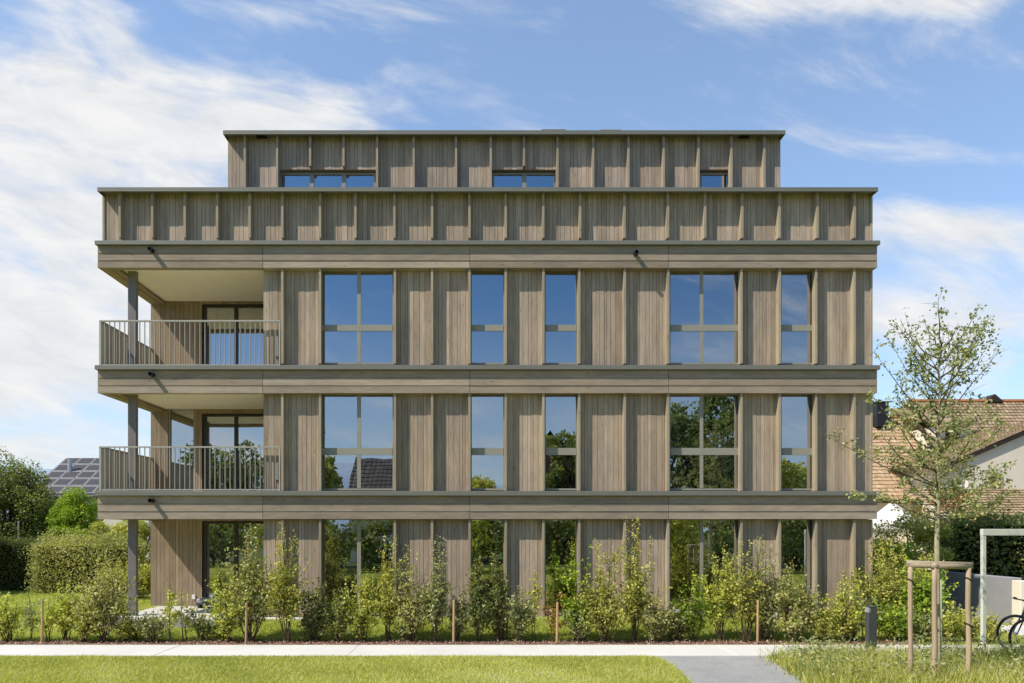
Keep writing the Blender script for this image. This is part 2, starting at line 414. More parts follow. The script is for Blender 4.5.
# hills ring
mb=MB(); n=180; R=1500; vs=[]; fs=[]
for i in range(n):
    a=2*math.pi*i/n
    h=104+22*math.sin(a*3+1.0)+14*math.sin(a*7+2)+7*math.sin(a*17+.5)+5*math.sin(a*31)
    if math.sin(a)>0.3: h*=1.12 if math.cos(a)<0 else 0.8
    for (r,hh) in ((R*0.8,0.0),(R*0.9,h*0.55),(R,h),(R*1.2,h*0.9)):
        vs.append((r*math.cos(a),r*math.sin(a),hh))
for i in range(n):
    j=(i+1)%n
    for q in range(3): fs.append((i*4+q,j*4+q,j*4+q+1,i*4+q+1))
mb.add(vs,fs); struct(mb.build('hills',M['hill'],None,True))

# ------------------------------------------------------------------ the apartment building
BX0,BX1=X(102.2),X(872.6)
BD=12.0                  # depth
bld=thing('apartment_building','timber clad apartment block with loggias on its left corner and a set back top storey','apartment building',(0.5*(BX0+BX1),0,0))
FY,FLY,CY,BY=-0.195,-0.275,-0.275,-0.158     # fascia, flashing, cap, batten fronts
GY=0.075                                       # glass plane
TZ=Z(617,-0.02)                               # terrace level

def boards(mb,x0,x1,y,z0,z1,wmin=0.055,wmax=0.15,gap=0.007,th=0.03):
    mean=random.uniform(.38,.62)
    x=x0; last=0.5
    while x<x1-1e-4:
        wd=random.uniform(wmin,wmax)
        if x1-(x+wd)<wmin: wd=x1-x
        t=min(1,max(0,random.gauss(mean,0.20)))
        j=random.uniform(0,0.008)
        mb.box(x+gap/2,x+wd-gap/2,y+j,y+th,z0+random.uniform(0,0.004),z1,t)
        x+=wd
    return mb
wall=MB()      # backing behind all cladding
def panel(px0,px1,py0,py1,y=0.0,mat='cladding',depth=0.30,name='cladding_panel',back=True):
    x0,x1=X(px0,y),X(px1,y); z0,z1=Z(py1,y),Z(py0,y)
    boards(MB(),x0,x1,y,z0,z1).build(name,M[mat],bld) if False else None
    mb=MB(); boards(mb,x0,x1,y,z0,z1); mb.build(name,M[mat],bld)
    if back: wall.box(x0-0.0,x1+0.0,y+0.033,y+depth,z0,z1,0.3)
def batten(px,py0,py1,y=0.0,wd=0.055,front=None):
    yf=y+(BY if front is None else front)
    xc=X(px,yf); mb=MB()
    z0,z1=Z(py1,y),Z(py0,y)
    mb.box(xc-wd/2,xc+wd/2,yf,y+0.012,z0,z1,random.uniform(0.2,0.9)); mb.build('batten',M['batten'],bld)

# band geometry: (flashing top, flashing bottom, fascia bottom)
BANDS=[(240.3,244.2,267.6),(365.0,369.2,393.0),(491.0,495.5,519.0)]
SEG=[97.6,262.7,469.8,668.7,877.2]
XL,XR=X(97.6,FY),X(877.2,FY)
for (a,b,c) in BANDS:
    zt,zm,zb=Z(a,FLY),Z(b,FLY),Z(c,FY)
    mb=MB(); mb.bevel_box(XL-0.03,XR+0.03,FLY,0.30,zm,zt,0.006); 
    mb.build('flashing',M['flashing'],bld)
    H=(zm-0.004)-zb
    for i in range(4):
        x0,x1=X(SEG[i],FY),X(SEG[i+1],FY)
        mb=MB(); g=0.005; cuts=[0,0.27,0.335,0.60,0.665,1.0]
        offs=[0.0,0.010,0.0,0.012,0.003]
        for k_ in range(5):
            zz0=zb+H*cuts[k_]; zz1=zb+H*cuts[k_+1]-0.004
            mb.box(x0+(g if i else 0),x1-(g if i<3 else 0),FY+offs[k_]+random.uniform(0,.003),0.262 if i else -0.03,zz0,zz1,min(1,max(0,random.gauss(.5,.25))))
        mb.build('fascia',M['fascia'],bld)
    # left end fascia along the side of the slab
    mb=MB(); mb.box(XL,XL+0.25,-0.027,BD,zb,zm-0.004,0.35); mb.build('side_fascia',M['soffit'],bld)
    mb=MB(); mb.box(XR-0.13,XR,0.266,BD,zb,zm-0.004,0.45); mb.build('side_fascia',M['soffit'],bld)

# floor slabs (room ceilings and balcony ceilings)
LR=X(263.3)                      # right side of the loggia
LBY=2.41                         # loggia back wall plane
for (a,b,c) in BANDS:
    zb,zt=Z(c,FY),Z(a,FLY)-0.006
    mb=MB(); mb.box(LR+0.02,BX1-0.02,0.31,BD-0.02,zb+0.01,zt); mb.build('floor_slab',M['interior'],bld)
    mb=MB(); mb.box(XL+0.255,LR+0.016,-0.025,BD-0.02,zb+0.085,zt-0.02); mb.build('balcony_ceiling',M['ceiling'],bld)
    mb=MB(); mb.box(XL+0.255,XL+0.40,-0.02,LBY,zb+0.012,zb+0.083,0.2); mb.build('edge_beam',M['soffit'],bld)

# vertical rows
PAN=[(263.3,281.3),(283.2,318.6),(395.8,431),(433,468.3),(506.7,542.3),(580.5,623.8),(626,667),(743,778.6),(818,853.4),(855.8,872.6)]
BAT=[282.2,319.9,394.8,432,469.4,505.7,543.4,579.3,624.9,668.3,741.6,779.9,816.4,854.6]
ROWS=[(267.6,365.0),(393.0,491.0),(519.0,616.4)]
for (y0,y1) in ROWS:
    for (a,b) in PAN: panel(a,b,y0+0.4,y1,depth=0.30)
    for p in BAT: batten(p,y0+0.6,y1)
    batten(871.6,y0+0.6,y1,0.0,0.05,-0.02)
def under(pyt,yf,y):      # picture row, on plane y, of the underside of a cap sheet
    return VY-(Z(pyt,yf)-.034-EYE)*F/(CD+y)
# parapet storey
PBAT=[119.5,152,184.5,217,249.5,282.2,319.9,355.3,394.3,432,469.4,505.7,543.3,580.2,624.5,668,705.2,742.4,779.6,817.6,854.8]
edges=[102.2]+PBAT+[872.6]
for i in range(len(edges)-1): panel(edges[i],edges[i+1],under(187.2,CY,0),240.5,depth=0.10)
for p in PBAT: batten(p,under(187.2,CY,0)+.1,240.5)
batten(103.4,191.3,240.5,0,0.05,-0.02); batten(871.6,191.3,240.5,0,0.05,-0.02)
def cap(px0,px1,pyt,pyb,yf,y1,ytop=None):
    x0,x1,z0,z1=X(px0,yf),X(px1,yf),Z(pyb,yf),Z(pyt,yf)
    mb=MB(); mb.box(x0,x1,yf,y1,z1-.03,z1); mb.box(x0,x1,yf,yf+.02,z0,z1-.031)
    mb.box(x0,x0+.02,yf+.021,y1,z0,z1-.031); mb.box(x1-.02,x1,yf+.021,y1,z0,z1-.031)
    return mb.build('roof_cap',M['flashing'],bld)

cap(97.2,878.2,187.2,191.2,CY,0.35)
zc0,zc1=Z(191.2,CY),Z(187.2,CY)
for xa,xb in ((X(97.2,CY),BX0+0.25),(BX1-0.25,X(878.2,CY))):
    mb=MB(); mb.box(xa,xb,0.353,BD,zc0,zc1); mb.build('roof_cap',M['flashing'],bld)
# top storey, set back
TY=1.5
TB=[244.6,277,310,343.4,377,413.6,456,490.8,524,557.6,593.2,628.6,663.8,698.6,731.6,764.6]
tedge=[227.7]+TB+[780.6]
TW={(277,310),(310,343.4),(343.4,377),(490.8,524),(524,557.6),(698.6,731.6)}
for i in range(len(tedge)-1):
    a,b=tedge[i],tedge[i+1]
    hd=169.5 if (a,b) in TW else 214
    panel(a,b,under(130.2,TY+CY,TY),hd,TY,depth=0.10)
for p in TB:
    short = p in (310,343.4,524)
    batten(p,under(130.2,TY+CY,TY)+.1,169 if short else 214,TY)
TX0,TX1=X(227.7,TY),X(780.6,TY)
tzt=Z(134,TY); tz0=Z(214,TY)
wall.box(TX0,TX1,TY+0.45,TY+0.5,tzt-0.02,tzt-0.001)
cap(223,785.5,130.2,134.1,TY+CY,BD-0.8)
for (a,b,nm) in ((279.5,375.6,3),(492.4,556.4,2),(700.2,730.4,1)):
    yf=TY+0.16
    x0,x1=X(a,TY+0.1),X(b,TY+0.1); z0,z1=Z(214,TY),Z(170.3,TY)
    fr=MB(); fw=0.05
    fr.box(x0,x1,yf-0.04,yf+0.04,z1-0.05,z1); fr.box(x0,x0+fw,yf-0.04,yf+0.04,z0,z1-0.052); fr.box(x1-fw,x1,yf-0.04,yf+0.04,z0,z1-0.052)
    step=(x1-x0)/nm
    for q in range(1,nm): fr.box(x0+q*step-0.055,x0+q*step+0.055,yf-0.04,yf+0.04,z0,z1-0.052)
    wn=fr.build('window',M['frame'],bld)
    for q in range(nm):
        gm=MB(); gm.box(x0+q*step+0.03,x0+(q+1)*step-0.03,yf-0.006,yf+0.006,z0,z1-0.03); gm.build('pane',M['glass'],wn)
    # dark room behind
    wall.box(x0-0.1,x1+0.1,TY+2.6,TY+2.65,z0,z1+0.2)
# side and back walls of the top storey
tw=MB()
tw.box(TX0+0.012,TX0+0.16,TY+0.11,BD-1.2,tz0,tzt-0.01,0.4); tw.box(TX1-0.16,TX1-0.012,TY+0.11,BD-1.2,tz0,tzt-0.01,0.4); tw.box(TX0+0.02,TX1-0.02,BD-1.19,BD-1.0,tz0,tzt-0.01,0.4)
tw.build('top_storey_wall',M['cladding'],bld)
mb=MB(); mb.box(BX0+0.12,BX1-0.12,0.11,BD-0.1,Z(240,0)+0.02,Z(240,0)+0.12); mb.build('roof_terrace',M['roofmembrane'],bld)
# low rooflight kerbs on the top roof
mb=MB(); yr=TY+3.0; zr=Z(130.2,TY+CY)
mb.bevel_box(X(541,yr),X(566,yr),yr,yr+1.4,zr+0.001,Z(128.7,yr),0.02); mb.build('rooflight',M['flashing'],bld)
mb=MB(); mb.bevel_box(X(600,yr),X(621,yr),yr,yr+1.0,zr+0.001,Z(129.0,yr),0.02); mb.build('rooflight',M['flashing'],bld)
for px in (261,745):
    mb=MB(); y=TY-0.10; x=X(px,y); mb.bevel_box(x-0.13,x+0.13,y,TY-0.001,Z(136.6,y),Z(134.3,y)-0.005,0.006); mb.build('spotlight',M['black'],bld)

# main body: side/back walls
bw=MB()
zt=Z(240.5,0)
bw.box(BX1-0.16,BX1-0.012,0.31,BD,TZ,zt,0.4)
bw.box(LR+0.02,BX1-0.17,BD-0.15,BD-0.001,TZ,zt,0.4)
bw.build('outer_wall',M['cladding'],bld)
pw=MB()
pw.box(BX0+0.012,BX0+0.09,0.11,BD,zt,Z(191.3,0),0.4); pw.box(BX1-0.09,BX1-0.012,0.11,BD,zt+0.003,Z(191.3,0),0.4)
pw.build('parapet_wall',M['cladding'],bld)
# interior dividing walls
iw=MB()
zi0=TZ
for (a,b,c),(y0,y1) in zip(BANDS,ROWS):
    z0,z1=Z(y1)+0.01,Z(y0)-0.02
    iw.box(LR+0.05,BX1-0.2,4.6,4.7,z0,z1)
    for px in (300,412,525,600,705+0,760,845):
        if px==705: continue
        iw.box(X(px)-0.05,X(px)+0.05,0.40,4.59,z0,z1)
iw.build('interior_wall',M['interior'],bld)
# something pale inside a few rooms
for (px,r,h,wd) in ((372,2,0.9,1.1),(345,1,0.7,0.8),(700,2,1.0,1.2),(490,2,1.2,0.5)):
    y0,y1=ROWS[r]; z0=Z(y1)+0.02
    f_=MB(); f_.bevel_box(X(px,2.5)-wd/2,X(px,2.5)+wd/2,2.5,3.1,z0,z0+h*0.5,0.03); f_.bevel_box(X(px,2.5)-wd/2,X(px,2.5)+wd/2,2.95,3.12,z0+h*0.5,z0+h,0.03)
    f_.build('sofa',M['curtain'],bld)

def window(px0,px1,py0,py1,mull=None,trans=None,name='window',mat='frame',gl='glass'):
    yf=GY
    x0,x1=X(px0,0.0)+0.004,X(px1,0.0)-0.004; z0,z1=Z(py1,0)+0.004,Z(py0,0)-0.004
    fr=MB(); fw=0.034; a,b=yf-0.045,yf+0.03
    zt_=z1-0.018; 
    fr.box(x0,x1,a,b,zt_,z1); fr.box(x0,x1,a,b,z0,z0+0.045)
    fr.box(x0,x0+fw,a,b,z0+0.047,zt_-0.002); fr.box(x1-fw,x1,a,b,z0+0.047,zt_-0.002)
    zb=[z0+0.04]; 
    if trans:
        ta,tb=Z(trans[1],yf),Z(trans[0],yf); fr.box(x0+fw+.002,x1-fw-.002,a-0.008,b,ta,tb); zs=[(z0+0.03,ta+0.01),(tb-0.01,zt_+0.01)]
    else: zs=[(z0+0.03,zt_+0.01)]
    xs=[(x0+fw-0.01,x1-fw+0.01)]
    if mull:
        ma,mbx=X(mull[0],yf),X(mull[1],yf)
        for (q0,q1) in zs: fr.box(ma,mbx,a-0.004,b,q0+0.012,q1-0.012)
        xs=[(x0+fw-0.01,ma+0.01),(mbx-0.01,x1-fw+0.01)]
    wn=fr.build(name,M[mat],bld)
    for (q0,q1) in zs:
        for (p0,p1) in xs:
            gm=MB(); tilt=random.uniform(-0.003,0.003); tz=random.uniform(-0.002,0.002)
            y_=a+0.012
            v=[(p0,y_+tilt,q0),(p1,y_-tilt,q0),(p1,y_-tilt+tz,q1),(p0,y_+tilt+tz,q1)]
            gm.add(v,[(0,1,2,3)]); gm.build('pane',M[gl],wn)
    # timber lining of the reveal
    rv=MB(); t=0.012
    rv.box(X(px0,0)-0.001-t+0.012,X(px0,0)+0.003,0.002,a-0.002,z0,z1,0.4); rv.box(X(px1,0)-0.003,X(px1,0)+0.001,0.002,a-0.002,z0,z1,0.6)
    rv.build('lining',M['reveal'],wn)
WIN=[(320.6,394.0,(357.4,361.2)),(470.2,505.0,None),(544.2,578.6,None),(669.2,741.0,(699.4,702.6)),(780.7,815.7,None)]
for r,(y0,y1) in enumerate(ROWS):
    for (a,b,m) in WIN:
        tr=[(325.4,331.6),(448.2,455.2),None][r]
        window(a,b,y0,y1-(0.6 if r<2 else 1.2),m,tr)

def sheer(px0,px1,r,y=.62):
    z0,z1=Z(ROWS[r][1],0)+.02,Z(ROWS[r][0],0)-.06; x0,x1=X(px0,y),X(px1,y); n_=int((x1-x0)/.05)+2; cu=MB()
    xs=[x0+(x1-x0)*q/n_ for q in range(n_+1)]; ys=[y+.035*math.sin(q*1.9)+.01*math.sin(q*.7) for q in range(n_+1)]
    for q in range(n_): cu.add([(xs[q],ys[q],z0),(xs[q+1],ys[q+1],z0),(xs[q+1],ys[q+1],z1),(xs[q],ys[q],z1)],[(0,1,2,3)])
    cu.build('curtain',M['sheer'],bld)
for q in ((318,356,2),(536,552,2),(700,742,2),(466,476,1),(662,682,1),(314,330,0),(572,584,0),(806,824,0),(806,824,2)): sheer(*q)
# loggias
zfl=[Z(365.0,FLY),Z(491.0,FLY),TZ]
zce=[Z(267.6,FY)+0.085,Z(393.0,FY)+0.085,Z(519.0,FY)+0.085]
for r in range(3):
    z0,z1=zfl[r]+0.002,zce[r]-0.002
    xl,xr=X(150.5,LBY),LR+0.4
    dl=X(202,LBY)             # door left
    dh=[Z(304,LBY),Z(413.5,LBY),zce[r]-0.10][r]
    lw=MB()
    segs=[(xl,dl)]
    if r==1: segs=[(xl,X(168,LBY)),(X(194.5,LBY),dl)]
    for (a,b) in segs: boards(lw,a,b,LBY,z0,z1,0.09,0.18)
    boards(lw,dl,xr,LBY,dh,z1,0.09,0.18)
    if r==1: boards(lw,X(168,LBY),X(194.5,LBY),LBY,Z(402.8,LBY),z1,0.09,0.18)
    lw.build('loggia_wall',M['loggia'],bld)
    # side wall of the flat seen from the left outside
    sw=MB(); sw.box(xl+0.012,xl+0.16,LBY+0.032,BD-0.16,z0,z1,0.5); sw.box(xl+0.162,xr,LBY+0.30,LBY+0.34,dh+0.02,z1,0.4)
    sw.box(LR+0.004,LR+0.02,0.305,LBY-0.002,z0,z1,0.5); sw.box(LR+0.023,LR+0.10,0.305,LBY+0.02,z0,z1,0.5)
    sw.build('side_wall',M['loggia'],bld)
    # sliding door
    x0,x1=dl+0.005,xr; a,b=LBY+0.06,LBY+0.14; fw=0.09; m1=X(235.2,LBY)
    fr=MB(); fr.box(x0,x1,a,b,dh-0.07,dh-0.004); fr.box(x0,x1,a,b,z0,z0+0.05); fr.box(x0,x0+fw,a,b,z0+0.052,dh-0.072); fr.box(m1-0.05,m1+0.05,a,b,z0+0.052,dh-0.072); fr.box(x1-fw,x1,a,b,z0+0.052,dh-0.072)
    dr=fr.build('sliding_door',M['darkframe'],bld)
    for (p,q) in ((x0+fw-0.01,m1-0.04),(m1+0.04,x1-fw+0.01)):
        g_=MB(); g_.add([(p,a+0.03,z0+0.04),(q,a+0.03,z0+0.04),(q,a+0.03,dh-0.06),(p,a+0.03,dh-0.06)],[(0,1,2,3)]); g_.build('pane',M['glass'],dr)
    # curtain wall behind the door
    rm=MB(); rm.box(xl+0.17,LR-0.05,5.6,5.7,z0,z1); rm.build('interior_wall',M['interior'],bld)
    cu=MB()
    n_=26
    for q in range(n_):
        xx=x0+fw+(x1-x0-2*fw)*q/n_; ww=(x1-x0-2*fw)/n_
        cu.add([(xx,a+0.35+0.04*(q%2),z0+.05),(xx+ww,a+0.35+0.04*((q+1)%2),z0+.05),(xx+ww,a+0.35+0.04*((q+1)%2),dh),(xx,a+0.35+0.04*(q%2),dh)],[(0,1,2,3)])
    if r!=1: cu.build('curtain',M['curtain'],bld)
    if r==1:
        xa,xb=X(168,LBY)+0.003,X(194.5,LBY)-0.003; zt_=Z(402.8,LBY)-0.004
        fr=MB(); fr.box(xa,xb,a-0.03,b,z0,z0+.05); fr.box(xa,xa+.04,a-0.03,b,z0+.052,zt_-.062); fr.box(xb-.04,xb,a-0.03,b,z0+.052,zt_-.062); fr.box(xa,xb,a-0.11,b,zt_-.06,zt_)
        wn=fr.build('window',M['frame'],bld)
        g_=MB(); g_.add([(xa+.03,a+.02,z0+.04),(xb-.03,a+.02,z0+.04),(xb-.03,a+.02,zt_-.05),(xa+.03,a+.02,zt_-.05)],[(0,1,2,3)]); g_.build('pane',M['glass'],wn)
    # column
    yc=0.24; xc=X(131.9,yc); cw=0.10
    mb=MB(); mb.bevel_box(xc-cw,xc+cw,yc,yc+0.11,z0-(0.0),z1+0.03,0.006); mb.build('column',M['column'],bld)
    # interior floor of the flat by the loggia
    if r<2:
        yr=-0.10; zt_=Z([320.4,446.4][r],yr); zb=zfl[r]+0.055
        xa,xb=X(99.6,yr),X(280.4,yr)
        rl=MB(); rl.box(xa,xb,yr-0.025,yr+0.025,zt_-0.032,zt_); rl.box(xa,xb,yr-0.012,yr+0.012,zb-0.03,zb)
        rl.box(xa,xa+0.045,yr-0.022,yr+0.022,zfl[r],zt_-0.034); rl.box(xb-0.03,xb,yr-0.022,yr+0.022,zfl[r],zt_-0.034)
        rl.box(xa+0.0,xa+0.05,yr+0.028,LBY+0.1,zt_-0.032,zt_)
        ra=rl.build('railing',M['railing'],bld)
        nb=36
        for q in range(1,nb):
            xx=xa+(xb-xa)*q/nb
            mb=MB(); mb.box(xx-0.006,xx+0.006,yr-0.016,yr+0.016,zb+0.001,zt_-0.033); mb.build('baluster',M['railing'],ra)
        sp=MB(); ny=15
        y_=yr+0.05
        st=(LBY-0.02-y_)/ny
        for q in range(ny): sp.box(xa+0.012,xa+0.030,y_+q*st+0.008,y_+(q+1)*st-0.008,zb-0.02,zt_-0.036,random.random())
        sp.build('side_panel',M['railing'],bld)
        # boxed meter at the right end of the rail
        mb=MB(); mb.box(X(275.2,0),X(279.5,0),-0.055,-0.002,Z([338,463][r]),Z([357,480][r])); mb.build('meter_box',M['frame'],bld)
    # floor covering
    fl=MB(); fl.box(xl+0.17,LR,LBY+0.15,5.59,z0-0.02,z0+0.012); fl.build('interior_floor',M['intfloor'],bld)
wall.build('wall',M['reveal'],bld)
# plinth, terrace
mb=MB(); px0=X(105,-0.35)
mb.bevel_box(px0,X(330,-0.35),-0.42,LBY-0.01,-0.10,TZ-0.003,0.012); mb.build('terrace',M['terrace'],bld)
mb=MB(); mb.bevel_box(px0-0.03,X(332,-0.4),-0.52,-0.425,-0.10,TZ+0.012,0.012); mb.build('plinth',M['concrete'],bld)
mb=MB(); mb.bevel_box(X(332.4,-0.1),BX1+0.02,-0.16,0.30,-0.10,Z(616.6,0)-0.004,0.012); mb.build('plinth',M['concrete'],bld)
mb=MB(); mb.box(X(330.5,0),BX1-0.02,0.31,BD,-0.1,TZ-0.01); mb.build('floor_slab',M['interior'],bld)
mb=MB(); x=X(194,LBY); mb.bevel_box(x-0.045,x+0.045,LBY-0.03,LBY+0.001,Z(599,LBY),Z(594.6,LBY),0.006); mb.build('power_socket',M['whitecloth'],bld)  # small white power socket on the loggia board wall
# water spouts
for (px,py) in ((150.6,249.4),(151.2,374.2),(151.0,500.6),(636.2,252.8)):
    x,z=X(px,FY-0.1),Z(py,FY-0.1); mb=MB()
    n_=14; vs=[];fs=[]
    for yy,rr in ((FY+0.01,.05),(FY-0.16,.05),(FY-0.16,.038),(FY-0.01,.038)):
        for k_ in range(n_): vs.append((x+rr*math.cos(2*math.pi*k_/n_),yy,z+rr*math.sin(2*math.pi*k_/n_)))
    for r_ in range(3):
        for k_ in range(n_): fs.append((r_*n_+k_,r_*n_+(k_+1)%n_,(r_+1)*n_+(k_+1)%n_,(r_+1)*n_+k_))
    fs.append(tuple(3*n_+k_ for k_ in range(n_)))
    mb.add(vs,fs); mb.build('water_spout',M['black'],bld)

# bench on the terrace
bn=thing('outdoor_bench','low grey cushioned bench on the terrace beside the sliding door','bench',(X(212,1.9),1.9,TZ))
mb=MB(); x=X(212,1.9); mb.bevel_box(x-0.38,x+0.38,1.75,2.15,TZ+0.10,TZ+0.16,0.01)
for s in (-0.32,0.32): mb.box(x+s-0.03,x+s+0.03,1.8,2.1,TZ,TZ+0.10)
mb.build('base',M['bollard'],bn)
mb=MB(); mb.bevel_box(x-0.37,x+0.37,1.76,2.14,TZ+0.161,TZ+0.26,0.035); mb.build('cushion',M['bollardlamp'],bn)

# ------------------------------------------------------------------ foliage generators
def unit(n):
    v=RNG.normal(size=(n,3)); return v/np.linalg.norm(v,axis=1,keepdims=True)
def leaf_arrays(P,size,tint,aspect=0.32,droop=0.0,upbias=0.0,D=None):
    n=len(P)
    d=unit(n) if D is None else D
    d[:,2]-=droop; d/=np.linalg.norm(d,axis=1,keepdims=True)
    nn=unit(n); nn[:,2]+=upbias
    wv=np.cross(d,nn); wv/=(np.linalg.norm(wv,axis=1,keepdims=True)+1e-9)
    fold=np.cross(wv,d)
    s=size[:,None] if np.ndim(size) else np.full((n,1),size)
    b=P; tip=P+d*s; mid=P+d*s*0.48-fold*s*0.06
    l=mid+wv*s*aspect; r=mid-wv*s*aspect
    V=np.stack([b,l,tip,r],1).reshape(-1,3)
    Fc=np.arange(4*n).reshape(-1,4)
    return V,Fc,tint
def foliage(name,P,size,tint,mat,parent,**kw):
    V,Fc,t=leaf_arrays(P,size,np.clip(tint,0,1),**kw)
    return mesh_obj(name,V,Fc,t,mat,parent)

def shrub(px,topy,hw,mat,shape,label,group='young shrubs planted along the path',y=None,leafs=1.2,name='shrub'):
    """upright stems with side twigs, leaves set along the twigs"""
    y = -1.92+RNG.uniform(-0.12,0.12) if y is None else y
    hw=hw*RNG.uniform(1.0,1.3); x0=X(px,y); h=max(0.25,Z(topy-3,y)); W=hw*(CD+y)/F
    t=thing(name,label,'shrub',(x0,y,0.0),group)
    st=MB(); P=[];S=[];T=[]
    nst={'bushy':7,'shoots':8,'sapling':2,'low':6,'airy':9}[shape]+(7 if W>.6 else 0)
    for i in range(nst):
        a=RNG.uniform(0,2*math.pi); r=RNG.uniform(0.15,1.0)
        if shape=='sapling': r*=0.4
        top=h*(1.0 if i==0 else RNG.uniform(0.5,.92)*(1-0.2*r if shape!='shoots' else 1-0.08*r))
        ex=W*r*math.cos(a); ey=0.55*W*r*math.sin(a)
        bx,by=RNG.uniform(-.05,.05),RNG.uniform(-.05,.05)
        pts=[]; kx,ky=RNG.uniform(-.06,.06,2)
        for k_ in range(6):
            u=k_/5; e=u**(0.8 if shape in('bushy','low','airy') else 1.0)
            pts.append((x0+bx+ex*e+kx*math.sin(u*5),y+by+ey*e+ky*math.sin(u*4),0.0+top*u))
        st.tube(pts,[0.011*(1-0.8*k_/5)+0.002 for k_ in range(6)],4,RNG.uniform(0,1),False)
        pa=np.array(pts)
        def along(u):
            q=np.clip(u*5,0,4.999); k0=q.astype(int); f=(q-k0)[:,None]; return pa[k0]*(1-f)+pa[k0+1]*f
        # leaves hugging the stem
        lo={'shoots':0.25,'sapling':0.25,'bushy':0.17,'low':0.10,'airy':0.2}[shape]
        n1=int({'shoots':58,'airy':28}.get(shape,36)*top*leafs)+6
        u=RNG.uniform(lo,1.0,n1); p=along(u); p+=RNG.normal(size=(n1,3))*0.03
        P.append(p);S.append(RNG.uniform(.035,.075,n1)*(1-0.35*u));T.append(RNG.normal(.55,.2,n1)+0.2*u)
        # side twigs
        ntw=int({'bushy':11,'shoots':8,'sapling':6,'low':8,'airy':10}[shape]*top/1.4*leafs)+2
        for j in range(ntw):
            u0=lo+(0.84-lo)*RNG.beta(1.6,1.7) if shape!='shoots' else lo+(0.74-lo)*RNG.beta(1.4,1.8); b=along(np.array([u0]))[0]
            a2=RNG.uniform(0,2*math.pi); L=RNG.uniform(.3,1.0)*min(W*0.95,0.62)*(1.15-0.7*u0)+0.07
            d=np.array([math.cos(a2),0.7*math.sin(a2),RNG.uniform(0.1,1.3)]); e=b+d*L
            st.tube([b,b*.5+e*.5+np.array([0,0,.02]),e],[.005,.004,.002],3,RNG.uniform(0,1),False)
            n2=int(RNG.uniform(9,20)*leafs*(1 if shape!='airy' else .8))
            q=RNG.uniform(.15,1.05,n2)[:,None]; p=b*(1-q)+e*q+RNG.normal(size=(n2,3))*0.032
            P.append(p);S.append(RNG.uniform(.04,.088,n2));T.append(RNG.normal(.5,.2,n2)+RNG.normal(0,.16))
    if shape in('bushy','airy','shoots') and h>.7:
        for i in range(int(RNG.integers(3,6))):
            a=RNG.uniform(0,6.283); r=RNG.uniform(.1,.8); hh=h*RNG.uniform(.82,1.04)
            b0=np.array([x0,y,.05]); e=np.array([x0+W*r*math.cos(a),y+.5*W*r*math.sin(a),hh]); m_=(b0+e)/2+np.array([.12*W*math.cos(a),0,0])
            st.tube([b0,m_,e],[.007,.005,.0015],4,.5,False)
            n3=int(24*hh); q=RNG.uniform(.5,1.0,n3)[:,None]; p=b0*(1-q)**2+2*m_*q*(1-q)+e*q*q
            P.append(p+RNG.normal(size=(n3,3))*.014);S.append(RNG.uniform(.035,.065,n3));T.append(RNG.normal(.8,.15,n3))
    P=np.concatenate(P);S=np.concatenate(S);T=np.concatenate(T)
    P[:,2]=np.maximum(P[:,2],0.03)
    st.build('stem',M['stem'],t)
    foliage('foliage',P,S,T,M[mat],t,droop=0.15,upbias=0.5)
    return t

def clump_tree(name,label,cat,loc,h,rad,mat,trunk_h,nclump=40,perc=260,size=0.16,bark='darkbark',group=None,flat=0.8,core=True,zc=None,seed_shape=None):
    """crown of many leaf clumps over a trunk with limbs"""
    t=thing(name,label,cat,loc,group)
    x,y,z=loc
    cz=z+(trunk_h+h)/2 if zc is None else z+zc; rz=(h-trunk_h)/2
    cs=[]
    while len(cs)<nclump:
        d=RNG.normal(size=3); d/=np.linalg.norm(d); r=RNG.uniform(0.35,0.95)**0.7
        c=np.array([d[0]*rad*r,d[1]*rad*r,d[2]*rz*r]); 
        if seed_shape=='cone': c[0]*=1-0.5*(c[2]/rz+1)/2; c[1]*=1-0.5*(c[2]/rz+1)/2
        cs.append(c)
    P=[];S=[];T=[]
    st=MB()
    st.tube([(x,y,z-.05),(x+.02*h*RNG.normal(),y,z+trunk_h*0.6),(x,y,cz)],[0.035*h,0.027*h,0.012*h],8,.5)
    for i,c in enumerate(cs):
        cr=rad*RNG.uniform(.22,.42)
        n=perc
        d=unit(n); rr=RNG.uniform(.25,1.0,n)**0.5
        p=d*rr[:,None]*np.array([cr,cr,cr*flat])+c+np.array([x,y,cz])
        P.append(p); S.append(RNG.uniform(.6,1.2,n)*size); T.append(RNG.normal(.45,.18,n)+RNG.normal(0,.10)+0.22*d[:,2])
        if i%3==0: st.tube([(x,y,z+trunk_h+0.2*rz*RNG.uniform(0,2)),tuple(np.array([x,y,cz])+c*0.6+np.array([0,0,-.1*rz])),tuple(np.array([x,y,cz])+c)],[.011*h,.007*h,.003*h],5,.5)
    st.build('trunk',M[bark],t)
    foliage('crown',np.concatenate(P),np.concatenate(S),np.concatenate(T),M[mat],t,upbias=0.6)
    return t

